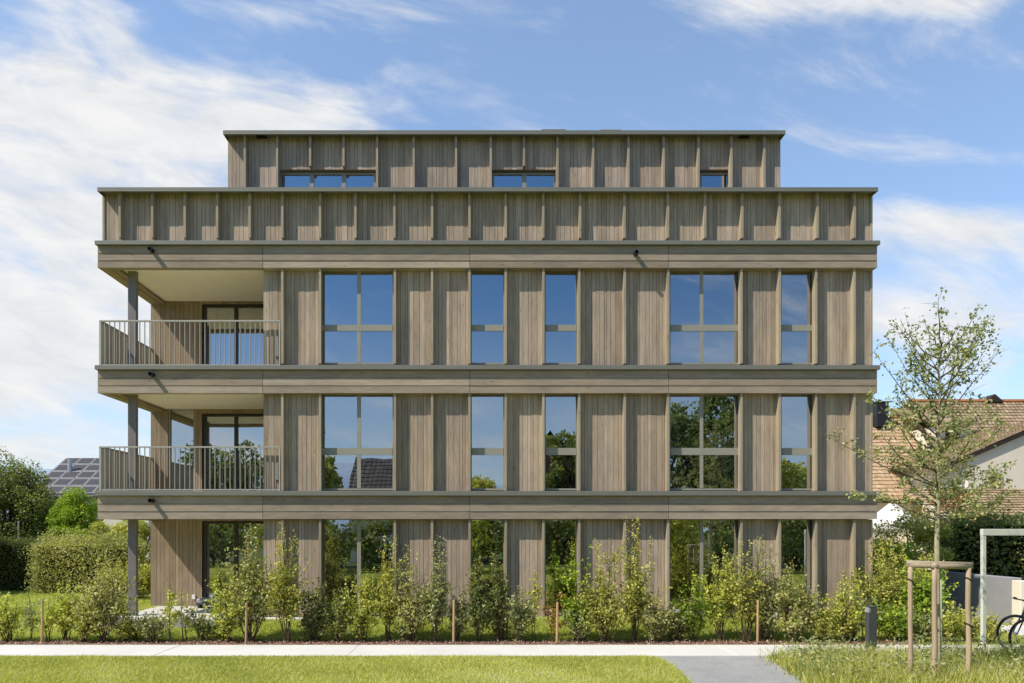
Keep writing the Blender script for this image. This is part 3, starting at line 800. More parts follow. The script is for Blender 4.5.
def hedge(name,label,x0,x1,y0,y1,h,mat,dens=900,size=0.07,group=None,rough=0.08):
    t=thing(name,label,'hedge',((x0+x1)/2,(y0+y1)/2,0),group)
    mb=MB(); mb.box(x0+.12,x1-.12,y0+.12,y1-.12,-0.02,h-.12); mb.build('shade_core',M['core'],t)  # black box paints the shade seen between the leaves
    P=[]
    def face(n,f):
        P.append(f(RNG.uniform(0,1,(n,2)),RNG.normal(0,rough,n)))
    dx,dy=x1-x0,y1-y0
    face(int(dens*dx*h),lambda u,k_:np.stack([x0+u[:,0]*dx,y0+.03+k_,u[:,1]*h],1))
    face(int(dens*dx*h*.5),lambda u,k_:np.stack([x0+u[:,0]*dx,y1-.03+k_,u[:,1]*h],1))
    face(int(dens*dx*dy),lambda u,k_:np.stack([x0+u[:,0]*dx,y0+u[:,1]*dy,h-.03+k_*1.1],1))
    face(int(dens*dy*h),lambda u,k_:np.stack([x0+.03+k_,y0+u[:,0]*dy,u[:,1]*h],1))
    face(int(dens*dy*h),lambda u,k_:np.stack([x1-.03+k_,y0+u[:,0]*dy,u[:,1]*h],1))
    P=np.concatenate(P); n=len(P); P[:,2]=np.maximum(P[:,2],.02)
    # large slow variation
    tv=.5+.22*np.sin(P[:,0]*1.7+P[:,2]*1.3)+.1*np.sin(P[:,0]*4.1+2)*np.sin(P[:,2]*5)
    foliage('foliage',P,RNG.uniform(.6,1.3,n)*size,tv*0.9+RNG.normal(0,.17,n),M[mat],t,upbias=.5)
    return t

# ------------------------------------------------------------------ the shrub row
SH=[
 (8,598,16,'leaf_yellow','bushy','leafy light green shrub at the far left end of the planted row'),
 (30,590,9,'leaf_olive','sapling','thin sapling between the far left shrub and the brown stake'),
 (49,604,8,'leaf_yellow','sapling','small yellowish sapling just right of the far left brown stake'),
 (66,584,14,'leaf_yellow','shoots','yellow green upright shrub in front of the sunlit end of the hedge'),
 (84,600,13,'leaf_green','bushy','small round green shrub below the left balcony corner'),
 (104,556,36,'leaf_grey','airy','wide airy grey green shrub reaching up to the balcony column'),
 (128,618,20,'leaf_green','low','low green shrub in front of the left end of the terrace'),
 (152,612,18,'leaf_olive','low','low olive shrub in front of the terrace below the loggia board wall'),
 (170,585,9,'leaf_yellow','sapling','thin yellow leaved sapling before the middle of the loggia board wall'),
 (184,592,8,'leaf_yellow','sapling','small yellow sapling before the right edge of the loggia board wall'),
 (203,616,16,'leaf_dark','low','low dark shrub below the terrace bench'),
 (229,578,20,'leaf_yellow','bushy','yellow green bushy shrub in front of the ground floor sliding door'),
 (250,530,27,'leaf_grey','airy','tall airy grey shrub with seed heads before the ground floor sliding door'),
 (287,524,24,'leaf_green','shoots','tall green shrub with white tipped shoots left of the left wide window'),
 (316,580,13,'leaf_dark','bushy','dark narrow shrub before the batten left of the left wide window'),
 (338,590,14,'leaf_dark','bushy','dark green shrub before the left half of the left wide window'),
 (362,572,20,'leaf_yellow','bushy','bright yellow green shrub before the right half of the left wide window'),
 (388,538,15,'leaf_green','shoots','green shrub with one long shoot at the right edge of the left wide window'),
 (412,548,21,'leaf_grey','airy','airy reddish grey shrub before the two panels right of the left wide window'),
 (436,540,12,'leaf_olive','shoots','slender shrub with a tall pale shoot left of the left narrow window'),
 (458,588,13,'leaf_olive','bushy','small olive shrub beside the stake left of the left narrow window'),
 (478,562,15,'leaf_dark','bushy','dark shrub before the left half of the left narrow window'),
 (499,556,12,'leaf_dark','shoots','dark upright shrub before the right edge of the left narrow window'),
 (519,588,12,'leaf_olive','bushy','small olive shrub before the panel between the two narrow windows'),
 (534,570,9,'leaf_yellow','sapling','thin yellow sapling before the panel left of the middle narrow window'),
 (553,584,12,'leaf_red','sapling','reddish brown sapling beside the stake at the middle narrow window'),
 (577,548,18,'leaf_bright','bushy','fresh green bushy shrub before the right edge of the middle narrow window'),
 (604,542,30,'leaf_green','bushy','largest green shrub before the panel right of the middle narrow window'),
 (634,521,14,'leaf_green','shoots','tallest shrub with pale upright shoots before the middle of the wide panels'),
 (657,590,14,'leaf_grey','bushy','dull brownish shrub before the panel left of the right wide window'),
 (677,598,13,'leaf_dark','bushy','dark shrub before the left edge of the right wide window'),
 (694,574,16,'leaf_bright','bushy','fresh yellow green shrub before the left half of the right wide window'),
 (722,546,19,'leaf_yellow','shoots','light green shrub with upright shoots before the right half of the right wide window'),
 (745,538,15,'leaf_green','shoots','tall green shoots before the panel right of the right wide window'),
 (764,540,14,'leaf_olive','shoots','olive shrub with tall shoots beside the stake right of the right wide window'),
 (792,562,24,'leaf_grey','bushy','broad grey green shrub before the rightmost narrow window'),
 (822,600,14,'leaf_green','low','low green shrub before the batten right of the rightmost narrow window'),
 (842,575,20,'leaf_yellow','bushy','yellow green spreading shrub before the right corner panel'),
 (862,588,12,'leaf_olive','sapling','thin olive sapling behind the dark bollard'),
]
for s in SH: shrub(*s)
LOWP=['below the terrace bench and wall edge','at the foot of the loggia board wall','left of the ground floor sliding door','below the ground floor sliding door','under the tall airy grey shrub','under the white tipped shoots','below the left wide window','below the bright yellow shrub','below the right edge of the left wide window',
 'under the reddish grey shrub','between the two panels and the left narrow window','below the left narrow window','right of the left narrow window','between the two narrow windows','below the middle narrow window','under the fresh green bush','under the largest green shrub','left of the tallest pale shoots','right of the tallest pale shoots','below the left edge of the right wide window','below the middle of the right wide window','below the right edge of the right wide window','left of the rightmost narrow window','below the rightmost narrow window','before the corner panel']
for i,ph in enumerate(LOWP):
    if i%3!=0: continue
    px=140+i*29.6+RNG.uniform(-6,6)
    shrub(px,RNG.uniform(610,622),RNG.uniform(11,17),['leaf_green','leaf_dark','leaf_olive','leaf_bright'][int(RNG.integers(4))],'low','low leafy shrub at the bed edge '+ph,'low shrubs at the bed edge',leafs=.8,y=-1.82+RNG.uniform(-.1,.1))

shrub(119,563,20,'leaf_green','bushy','loose green shrub on the lawn just left of the balcony column','shrubs behind the terrace',y=6.8,leafs=1.6)
shrub(140,560,16,'leaf_green','bushy','loose green shrub between the balcony column and the board wall','shrubs behind the terrace',y=6.5,leafs=1.6)
# stakes in the row
for px,top,lab in ((42,600,'brown wooden stake at the far left of the shrub row'),(246,603,'brown wooden stake under the airy grey shrub by the sliding door'),(453.5,600,'orange brown wooden stake left of the left narrow window'),(557,602,'brown wooden stake before the middle narrow window'),(757.5,600,'orange brown wooden stake right of the right wide window')):
    y=-2.25; x=X(px,y); mb=MB(); h=Z(top,y)
    mb.tube([(x,y,-.05),(x+.01,y,h-.02),(x+.01,y,h)],[.026,.024,.018],8,RNG.uniform(.2,.9)); o=mb.build('wooden_stake',M['oldstake']); tag(o,lab,'stake','wooden stakes in the shrub row')

# ------------------------------------------------------------------ grass
def blades(name,regions,dens,hmin,hmax,mat,wd=0.006,lean=0.5,reject=None,clump=0.0,zf=None):
    Ps=[]
    for (x0,x1,y0,y1,dm) in regions:
        n=int((x1-x0)*(y1-y0)*dens*dm); Ps.append(np.stack([RNG.uniform(x0,x1,n),RNG.uniform(y0,y1,n)],1))
    P=np.concatenate(Ps)
    if reject is not None: P=P[~reject(P)]
    if zf is not None: P=P[~((P[:,0]>X(103,-.5))&(P[:,0]<X(334,-.4))&(P[:,1]>-.54))]
    n=len(P)
    patch=np.sin(P[:,0]*1.3+1.1*np.sin(P[:,1]*1.9))*np.sin(P[:,1]*2.1+P[:,0]*.6)+.5*np.sin(P[:,0]*4.3+P[:,1]*3.1)
    h=RNG.uniform(hmin,hmax,n)*(1+clump*patch*.5)
    a=RNG.uniform(0,2*math.pi,n); L=RNG.uniform(0.1,lean,n)*h
    b=RNG.uniform(0,2*math.pi,n); w_=wd*RNG.uniform(.7,1.5,n)
    z=np.full(n,0.0) if zf is None else zf(P[:,0],P[:,1])
    v0=np.stack([P[:,0]-w_*np.cos(b),P[:,1]-w_*np.sin(b),z],1); v1=np.stack([P[:,0]+w_*np.cos(b),P[:,1]+w_*np.sin(b),z],1)
    v2=np.stack([P[:,0]+L*np.cos(a),P[:,1]+L*np.sin(a),h+z],1)
    V=np.stack([v0,v1,v2],1).reshape(-1,3); Fc=np.arange(3*n).reshape(-1,3)
    big=np.sin(P[:,0]*.55+1)*np.sin(P[:,1]*.8+.4*P[:,0])
    t=np.clip(.46+.12*patch+.14*big+RNG.normal(0,.27,n),0,1)
    o=mesh_obj(name,V,Fc,t,M[mat]); return o
def edge_x(y,side):     # edges of the side path for a given y
    pl=pts[:8] if side=='l' else list(reversed(pts[8:]))
    ys=[p[1] for p in pl]; xs=[p[0] for p in pl]
    return np.interp(-y,[-q for q in ys],xs)
def rej_left(P): return P[:,0]>edge_x(P[:,1],'l')-0.01+RNG.normal(0,.03,len(P))
g=blades('lawn_grass',[(-9.5,5.0,-6.2,PF-0.03,1.0)],5200,.03,.07,'grass',.0048,1.5,rej_left,.35)
g['kind']='stuff'; tag(g,'short sunlit lawn between the pale path and the viewer','grass')
g=blades('verge_grass',[(-10.5,9.5,-1.82,-0.17,1.0)],3600,.03,.10,'grass_bright',.007,1.4,None,.4,bank_z)
g['kind']='stuff'; tag(g,'grass strip between the shrub row and the building','grass')
g=blades('garden_grass',[(-26,X(100,3),-2.0,9.5,1.0)],480,.05,.12,'grass_bright',.013,1.3,None,.3)
g['kind']='stuff'; tag(g,'open lawn between the left end of the row and the hedge','grass')
def rej_right(P): return P[:,0]<edge_x(P[:,1],'r')+0.05+RNG.normal(0,.12,len(P))
g=blades('wild_grass',[(3.5,12.5,-6.4,PF+0.02,1.0)],1500,.06,.30,'weed',.006,.8,rej_right,.5)
g['kind']='stuff'; tag(g,'tall unmown wild grass around the staked young tree','grass')
# taller tufts with straw coloured stalks
cx=RNG.uniform(3.7,12.3,170); cy=RNG.uniform(-6.2,PF-.05,170); keep=~rej_right(np.stack([cx-.15,cy],1)); cx,cy=cx[keep],cy[keep]
V=[];T=[]
for x_,y_ in zip(cx,cy):
    n=int(RNG.integers(25,90)); hh=RNG.uniform(.15,.48); tb=RNG.uniform(.25,.95)
    px_=x_+RNG.normal(0,.05,n); py__=y_+RNG.normal(0,.05,n); a=RNG.uniform(0,6.283,n); L=RNG.uniform(.1,.75,n)*hh; h=hh*RNG.uniform(.5,1,n); b=RNG.uniform(0,6.283,n); w_=RNG.uniform(.002,.0045,n)
    for q in range(n):
        V+= [(px_[q]-w_[q]*math.cos(b[q]),py__[q]-w_[q]*math.sin(b[q]),0),(px_[q]+w_[q]*math.cos(b[q]),py__[q]+w_[q]*math.sin(b[q]),0),(px_[q]+L[q]*math.cos(a[q]),py__[q]+L[q]*math.sin(a[q]),h[q])]
        T.append(np.clip(tb+RNG.normal(0,.15),0,1))
o=mesh_obj('grass_tufts',np.array(V,dtype=np.float32),np.arange(len(V)).reshape(-1,3),np.array(T),M['weed']); o['kind']='stuff'; tag(o,'tall straw tipped grass tufts scattered in the wild grass','grass')
# broad leaved weeds among the wild grass
n=24000; P=np.stack([RNG.uniform(3.6,12.3,n),RNG.uniform(-6.2,PF+.05,n),RNG.uniform(.02,1.0,n)**1.6*.42],1)
P=P[~rej_right(P)]; cl=np.sin(P[:,0]*3.1+1)*np.sin(P[:,1]*2.7)+RNG.normal(0,.5,len(P)); P=P[cl>-.1]
o=foliage('weeds',P,RNG.uniform(.03,.075,len(P)),RNG.normal(.45,.28,len(P)),M['leaf_olive'],None,aspect=.28,upbias=.8)
o['kind']='stuff'; tag(o,'leafy weeds growing through the wild grass','weeds')
# mulch chips
n=9000; P=np.stack([RNG.uniform(-11,9,n),RNG.uniform(PB+.0,-1.8,n),RNG.uniform(.006,.03,n)],1)
m_chip=leaf('bark chips',[(0,(0.12,0.07,0.05)),(.6,(.36,.22,.15)),(1,(.62,.46,.35))],0.0,.8)
o=foliage('bark_chips',P,RNG.uniform(.025,.06,n),RNG.uniform(0,1,n),m_chip,None,aspect=.3,upbias=1.5)
o['kind']='stuff'; tag(o,'reddish bark chips covering the planting bed','mulch')

# ------------------------------------------------------------------ young staked tree on the right
TYD=-5.3
def P3(px,py,y): return np.array([X(px,y),y,Z(py,y)])
yt=thing('young_tree','young slender tree with sparse crown tied between three wooden stakes','tree',(X(937.5,TYD),TYD,0))
tr=MB()
tp=[P3(938.5,674,TYD),P3(937.5,600,TYD),P3(937,540,TYD),P3(938.5,490,TYD),P3(937,440,TYD),P3(940,400,TYD),P3(938,362,TYD),P3(944,336,TYD)]
tp[0][2]=-.03
tr.tube(tp,[.046,.041,.038,.032,.024,.017,.010,.004],8,.5)
tr.build('trunk',M['bark'],yt)
br=MB(); P=[];S=[];T=[]
tpa=np.array(tp); tz=tpa[:,2]
def on_trunk(z): return np.array([np.interp(z,tz,tpa[:,0]),np.interp(z,tz,tpa[:,1]),z])
def add_leaves(a,b,n,tb,sz=(.04,.07),sp=.05):
    q=RNG.uniform(0,1,n)[:,None]; p=a*(1-q)+b*q+RNG.normal(size=(n,3))*sp
    P.append(p);S.append(RNG.uniform(*sz,n));T.append(RNG.normal(tb,.2,n))
def limb(z0,az,L,rise,dens=1.0,tb=.5):
    b=on_trunk(z0); d=np.array([math.cos(az),math.sin(az)*.9,0])
    pts_=[b]; 
    for k_ in range(1,5):
        u=k_/4; pts_.append(b+d*L*(u**.85)+np.array([0,0,rise*L*(u**1.25)])+RNG.normal(size=3)*.03*L)
    br.tube(pts_,[.013,.010,.008,.005,.002],4,RNG.random(),False)
    for k_ in range(4):
        a_,b_=pts_[k_],pts_[k_+1]
        if k_>=1: add_leaves(a_,b_,int(22*dens*L),tb)
        for j in range(int(RNG.integers(2,5))):
            q=RNG.uniform(.2,1); s0=a_*(1-q)+b_*q
            dd=RNG.normal(size=3)*np.array([1,1,.6])+np.array([0,0,.45])+d*.5; dd/=np.linalg.norm(dd)
            l2=RNG.uniform(.12,.38)*min(1,L+.2); e=s0+dd*l2
            br.tube([s0,e],[.004,.0015],3,RNG.random(),False)
            if RNG.random()<.70: add_leaves(s0*.6+e*.4,e,int(RNG.uniform(14,34)*dens),tb+RNG.normal(0,.16),sp=.032)
zlo,zhi=Z(526,TYD),Z(345,TYD)
for i in range(42):
    u=(i+RNG.uniform(0,1))/42; z=zlo+(zhi-zlo)*u
    L=(1.26-0.74*u)*RNG.uniform(.55,1.05)*(0.9 if u<.15 else 1)
    limb(z,i*2.4+RNG.normal(0,.3),L,RNG.uniform(.35,.9)+.7*u,.9-(.55*u),.66-.22*u)
# long individual branches reaching out over the facade and the bare top twigs
for (pz,ex,ey,n) in ((488,826,436,16),(505,852,494,22),(470,868,452,16),(430,874,352,9),(520,1004,500,16)):
    b=on_trunk(Z(pz,TYD)); e=P3(ex,ey,TYD-.1); m_=(b+e)/2+np.array([0,0,-.06])
    br.tube([b,m_,e],[.012,.008,.002],4,.5,False)
    for k_ in range(10):
        q=.25+.75*k_/9; s0=(b*(1-q)**2+2*m_*q*(1-q)+e*q*q); dd=RNG.normal(size=3); dd[2]=abs(dd[2]); dd/=np.linalg.norm(dd)
        e2=s0+dd*RNG.uniform(.08,.24); br.tube([s0,e2],[.004,.0015],3,.5,False); add_leaves(s0,e2,n,.62,sp=.035)
for (pz,ex,ey,lv) in ((400,905,312,5),(385,948,322,4),(380,988,320,26),(400,992,336,24),(395,888,338,14),(372,930,330,10),(372,962,338,14)):
    b=on_trunk(Z(pz,TYD)); e=P3(ex,ey,TYD); m_=b*.45+e*.55+np.array([.08*np.sign(e[0]-b[0]),0,-.1])
    br.tube([b,m_,e],[.007,.004,.0015],4,.5,False)
    for q in (.45,.6,.75,.88,.98):
        s0=(b*(1-q)**2+2*m_*q*(1-q)+e*q*q); add_leaves(s0,s0+np.array([0,0,.06]),max(2,int(lv*RNG.uniform(.3,1.1))),.38,sp=.05)
br.build('branch',M['stem'],yt)
foliage('crown',np.concatenate(P),np.concatenate(S),np.concatenate(T),M['leaf_olive'],yt,droop=.25,upbias=.4)

# the support of three posts and cross rails
ts=thing('tree_support','three post wooden support frame around the young tree','tree support',(X(937,TYD),TYD,0))
posts=[(910.5,-5.62,.034),(934.6,-5.82,.037),(968.5,-5.80,.036)]
top=Z(562,-5.55)
pc=[]
for px,y,r in posts:
    x=X(px,y); zt_=top+RNG.uniform(-.01,.02); pc.append((x,y,zt_)); mb=MB()
    p_=[(x+RNG.normal(0,.006),y,-.06+zt_*k_/6*1.03) for k_ in range(7)]; p_[-1]=(x,y,zt_)
    mb.tube(p_,[r*(1.04-.01*k_+RNG.normal(0,.015)) for k_ in range(7)],12,RNG.uniform(.3,.9)); mb.build('post',M['stake'],ts,True)
wr=wood('rail wood',(.36,.30,.21),(.48,.41,.30),'x',.8)
for i,j,dz_ in ((0,1,.0),(1,2,.0),(0,2,.004)):
    a_,b_=Vector(pc[i]),Vector(pc[j]); d=(b_-a_).normalized(); a_=a_-d*.05; b_=b_+d*.05
    mb=MB(); mb.tube([a_+Vector((0,0,-.055+dz_+.03*(i+j==2))),b_+Vector((0,0,-.055+dz_+.03*(i+j==2)))],[.040,.038],10,RNG.uniform(.3,.9)); mb.build('rail',wr,ts,True)
for (a_,s_) in ((pc[2],.25),(pc[2],.95),(pc[0],.3)):
    mb=MB(); mb.tube([(a_[0]+.043*math.cos(k_/12*2*math.pi),a_[1]+.043*math.sin(k_/12*2*math.pi),a_[2]-s_-.03*math.cos(k_/12*2*math.pi)) for k_ in range(13)],.010,5); mb.build('strap',M['strap'],ts)

# white guard tube behind the front post is a separate marker stake
mb=MB(); y=-4.0; mb.tube([(X(940.6,y),y,-.05),(X(940.6,y),y,Z(580,y))],[.02,.02],8); tag(mb.build('marker_stake',M['whitecloth']),'thin white marker pole just behind the middle stake of the young tree','marker pole')

# leaning pair of timber stakes near the grey wall
t=thing('stake_pair','two light timber stakes leaning together in front of the grey wall','stakes',(X(953,-1.2),-1.2,0))
y=-1.2
mb=MB(); mb.box(X(953.4,y)-.035,X(953.4,y)+.035,y-.03,y+.03,0,Z(601,y),.6); mb.build('stake',M['oldstake'],t)
mb=MB(); mb.tube([(X(945,y),y,Z(626,y)),(X(952,y),y-.04,Z(606,y))],.028,6,.5); mb.tube([(X(944,y),y,0),(X(945,y),y,Z(626,y))],.028,6,.5); mb.build('brace',M['oldstake'],t)

# bollard
bo=thing('bollard_light','short anthracite bollard light at the edge of the pale path','bollard',(X(871,-3.75),-3.75,0))
x,y=X(871,-3.75),-3.75; h=Z(606,y)
mb=MB(); mb.bevel_box(x-.078,x+.078,y-.06,y+.06,-.05,h-.115,.008); mb.box(x-.04,x+.078,y-.058,y+.058,h-.113,h-.022); mb.bevel_box(x-.078,x+.078,y-.06,y+.06,h-.02,h,.006); mb.build('post',M['bollard'],bo)
mb=MB(); mb.box(x-.076,x-.042,y-.055,y+.055,h-.113,h-.022); mb.build('lamp',M['bollardlamp'],bo)

# bicycle shelter frame
sh=thing('bicycle_shelter','pale green steel shelter frame over the parked bicycles','shelter',(X(984,-3.4),-3.4,0))
y0=-3.4; xa=X(983.3,y0); zt_=Z(529,y0)
for (xx,yy) in ((xa,y0),(xa+4.2,y0),(xa+0.9,y0+2.2),(xa+4.2,y0+2.2)):
    if yy>y0 and xx<xa+2: continue
    mb=MB(); mb.bevel_box(xx-.034,xx+.034,yy-.034,yy+.034,-.05,zt_-.123,.006); mb.build('post',M['shelter'],sh)
mb=MB(); mb.bevel_box(xa-.036,xa+4.3,y0-.04,y0+.04,zt_-.12,zt_,.006); mb.build('beam',M['shelter'],sh)
mb=MB(); mb.bevel_box(xa+4.15,xa+4.25,y0+.053,y0+2.25,zt_-.12,zt_-.003,.006); mb.build('beam',M['shelter'],sh)

# bicycles
def bicycle(px,py,y,label,frame_mat,rot=0):
    hx=X(px,y); R=.36
    t=thing('bicycle',label,'bicycle',(hx,y,0),'bicycles parked under the shelter')
    z=R; wb=1.06
    c0=(hx,y,z); c1=(hx+wb,y,z)
    for c in (c0,c1):
        mb=MB(); mb.torus(c,R-.018,.021,n=48,m=8); wl=mb.build('wheel',M['rubber'],t,True)
        mb=MB(); mb.torus(c,R-.045,.009,n=48,m=6); mb.build('rim',M['silver'],wl,True)
        mb=MB()
        for k_ in range(24):
            a=2*math.pi*k_/24; s=.02*(-1)**k_
            mb.tube([(c[0]+.02*math.cos(a+.6),y+s,c[2]+.02*math.sin(a+.6)),(c[0]+(R-.05)*math.cos(a),y,c[2]+(R-.05)*math.sin(a))],.0013,3,.5,False)
        mb.tube([(c[0],y-.05,c[2]),(c[0],y+.05,c[2])],.022,10); mb.build('spokes',M['silver'],wl)
    # frame (front wheel on the left)
    head_t=(hx+.20,y,z+.52); head_b=(hx+.155,y,z+.36); bb=(hx+.60,y,z-.05); seat=(hx+.79,y,z+.50)
    mb=MB()
    mb.tube([head_t,(hx+.145,y,z+.33)],.022,10)
    mb.tube([head_b,bb],.021,10); mb.tube([(hx+.185,y,z+.46),seat],.018,10); mb.tube([bb,seat],.018,10)
    for s in (-.055,.055):
        mb.tube([(hx+.73,y+s*.4,z+.34),(c1[0],y+s,z)],.009,8); mb.tube([(bb[0],y+s*.5,bb[2]),(c1[0],y+s,z)],.010,8)
    mb.build('frame',frame_mat,t,True)
    mb=MB()
    for s in (-.055,.055): mb.tube([(hx+.145,y+s*.6,z+.33),(hx+.10,y+s,z+.22),(c0[0],y+s,z)],[.014,.014,.010],8)
    mb.tube([(hx+.145,y-.045,z+.33),(hx+.145,y+.045,z+.33)],.018,8); mb.build('fork',M['black'],t,True)
    mb=MB(); mb.tube([head_t,(hx+.21,y,z+.60),(hx+.15,y,z+.64)],.015,8)
    mb.tube([(hx+.20,y-.31,z+.65),(hx+.16,y-.22,z+.645),(hx+.14,y,z+.64),(hx+.16,y+.22,z+.645),(hx+.20,y+.31,z+.65)],.013,8); hb=mb.build('handlebar',M['black'],t,True)
    mb=MB()
    for s in (-1,1): mb.tube([(hx+.20,y+s*.22,z+.65),(hx+.255,y+s*.34,z+.655)],.018,8)
    mb.build('grip',M['rubber'],hb,True)
    mb=MB(); mb.tube([seat,(hx+.83,y,z+.60)],.013,8); mb.build('seat_post',M['silver'],t)
    mb=MB(); sx_=hx+.82
    prof=[(-.15,.018),(-.05,.032),(.05,.055),(.11,.072),(.14,.055)]
    vs=[];fs=[]
    for (xx,ww) in prof:
        for k_ in range(8):
            a=2*math.pi*k_/8; vs.append((sx_+xx,y+ww*math.cos(a),z+.625+.022*math.sin(a)))
    for i in range(4):
        for k_ in range(8): fs.append((i*8+k_,i*8+(k_+1)%8,(i+1)*8+(k_+1)%8,(i+1)*8+k_))
    fs+= [tuple(reversed(range(8))),tuple(range(32,40))]
    mb.add(vs,fs); mb.build('saddle',M['black'],t,True)
    mb=MB(); mb.torus((bb[0],y+.045,bb[2]),.085,.006,n=28,m=5)
    for s,a in ((.06,.4),(-.06,.4+math.pi)):
        e=(bb[0]+.17*math.cos(a),y+s,bb[2]+.17*math.sin(a)); mb.tube([(bb[0],y+s,bb[2]),e],.010,6); mb.box(e[0]-.045,e[0]+.045,y+s*2.2-.04,y+s*2.2+.04,e[2]-.01,e[2]+.01)
    mb.tube([(bb[0],y-.06,bb[2]),(bb[0],y+.06,bb[2])],.018,8); mb.build('crank',M['black'],t)
    return t
paint1=simple('grey bicycle paint',(.10,.11,.12),.3,.3,.5,.03); paint2=simple('pale bicycle paint',(.55,.56,.55),.3,.2,.5,.03)
bicycle(1015,636,-3.1,'black tyred bicycle parked farther back under the shelter frame',paint1)
bicycle(1028,645,-3.66,'pale framed bicycle parked nearer the wild grass under the shelter frame',paint2)

# grey wall running back from the shelter, lit end pier
cw=thing('boundary_wall','low grey concrete boundary wall behind the staked tree','wall',(13.4,2,0))
mb=MB(); mb.bevel_box(13.3,13.55,0.75,6.5,-.05,1.16,.01); mb.build('wall_run',M['greyrender'],cw)
mb=MB(); mb.bevel_box(13.28,18.0,.45,.74,-.05,1.10,.01); mb.build('wall_return',M['render'],cw)
mb=MB(); mb.box(9.5,12.2,1.6,6.0,-.05,1.05); mb.build('wall_base',M['greyrender'],cw)

# pale paving between the wall and the path
mb=MB(); mb.bevel_box(12.1,19,-2.2,.40,-.05,.028,.01); struct(mb.build('forecourt',M['path']))

# shrubs by the right corner
RS=[(884,545,28,'leaf_green','bushy','tall leafy green shrub against the right corner of the building',-1.0,1.5),
    (905,528,30,'leaf_green','bushy','dense tall green shrub between the building corner and the young tree',-0.2,1.7),
    (922,560,26,'leaf_bright','bushy','bright green shrub behind the left stake of the young tree',-1.2,1.5),
    (893,600,24,'leaf_bright','low','low bright shrub right of the bollard',-1.9,1.4),
    (948,604,22,'leaf_yellow','low','low yellow green shrub before the leaning timber stakes',-1.9,1.3),
    (968,612,20,'leaf_grey','low','low grey green shrub before the grey wall',-1.8,1.3),
    (988,618,16,'leaf_green','low','small low shrub beside the shelter post',-2.1,1.2),
    (918,612,18,'leaf_olive','low','low olive shrub between the two left tree stakes',-1.9,1.3)]
for (px,ty,hw,mt,shp,lab,yy,lf) in RS:
    shrub(px,ty,hw,mt,shp,lab,'shrubs beside the right corner',y=yy,leafs=lf)
clump_tree('garden_shrub','tall rounded green garden shrub behind the young tree trunk','shrub',(X(912,4.2),4.2,0),Z(508,4.2),1.15,'leaf_green',.2,34,240,.085,'stem',core=False)
clump_tree('garden_shrub','leafy green garden shrub in the gap beside the right building corner','shrub',(X(886,3.2),3.2,0),Z(533,3.2),.85,'leaf_bright',.2,40,220,.08,'stem',core=False)
clump_tree('garden_shrub','dark green garden shrub behind the right tree stake','shrub',(X(952,5.2),5.2,0),Z(512,5.2),1.1,'leaf_dark',.2,30,220,.085,'stem')
clump_tree('autumn_shrub','orange tinted shrub in front of the neighbouring lower roof','shrub',(X(945,8.5),8.5,0),Z(492,8.5),1.35,'leaf_red',1.6,22,130,.085,'stem',flat=.6)
clump_tree('autumn_shrub','small orange bush just left of the shelter beam under the tiled porch','shrub',(X(976,7.0),7.0,0),Z(507,7.0),.7,'leaf_red',1.7,14,80,.08,'stem',flat=.6)
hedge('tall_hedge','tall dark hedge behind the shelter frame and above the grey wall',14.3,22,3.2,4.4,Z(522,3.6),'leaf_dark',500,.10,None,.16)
clump_tree('garden_shrub','shaded green shrub rising above the grey wall left of the shelter post','shrub',(X(968,4.6),4.6,0),Z(528,4.6),1.0,'leaf_dark',.2,26,200,.085,'stem')

# ------------------------------------------------------------------ neighbouring houses
def roof_slope(mb,p00,p10,p01,rows,cols,th=0.035,jit=1.0):
    """tiled slope: p00 left eave, p10 right eave, p01 left ridge (vectors); individual overlapping tiles"""
    p00,p10,p01=Vector(p00),Vector(p10),Vector(p01)
    u=(p10-p00)/cols; v=(p01-p00)/rows; nrm=u.cross(v).normalized()
    for r in range(rows):
        for c in range(cols):
            o_=p00+u*c+v*r
            lift=nrm*(th+random.uniform(0,.008))
            a=o_+lift+u*.02; b=o_+u*.98+lift; d=o_+v*1.04+nrm*.002+u*.02; e=o_+u*.98+v*1.04+nrm*.002
            m1=(a+b)/2+nrm*.022; m2=(d+e)/2+nrm*.018
            mb.add([a,m1,b,e,m2,d,o_+u*.02,o_+u*.98],[(0,1,4,5),(1,2,3,4),(6,7,2,1,0)],min(1,max(0,random.gauss(.5,.25))))
def quad(mb,a,b,c,d,t=.5): mb.add([tuple(a),tuple(b),tuple(c),tuple(d)],[(0,1,2,3)],t)

# house with the long orange roof just right of the building
y_e,y_r=16.0,20.5
h1=thing('neighbour_house','cream house with long orange tiled roof just behind the right corner','house',(X(910,y_e),y_e,0))
xa,xb=X(850,y_e),X(958,y_e); ze,zr=Z(500,y_e),Z(418,y_r)
mb=MB(); roof_slope(mb,(xa,y_e,ze),(xb,y_e,ze),(xa,y_r,zr),24,44); 
quad(mb,(xa,y_r,zr),(xb,y_r,zr),(xb,y_r+4.5,ze),(xa,y_r+4.5,ze),.5); rf=mb.build('roof',M['tile_orange'],h1)
mb=MB(); mb.tube([(xa,y_r,zr+.02),(xb,y_r,zr+.02)],.11,8,.5); mb.build('ridge',M['tile_ridge'],rf)
mb=MB(); xc=X(879.5,y_r-.6); mb.bevel_box(xc-.32,xc+.32,y_r-.9,y_r-.3,zr-.6,Z(405.5,y_r),.02); mb.box(xc-.36,xc+.36,y_r-.94,y_r-.26,Z(405.5,y_r)+.002,Z(405.5,y_r)+.06); mb.tube([(xc,y_r-.6,Z(405.5,y_r)),(xc,y_r-.6,Z(402,y_r))],.09,8); mb.build('chimney',M['chimney'],rf)
mb=MB(); mb.box(xa+.2,xb-.2,y_e+.5,y_r+4,0,ze-.02); mb.build('wall',M['render'],h1)
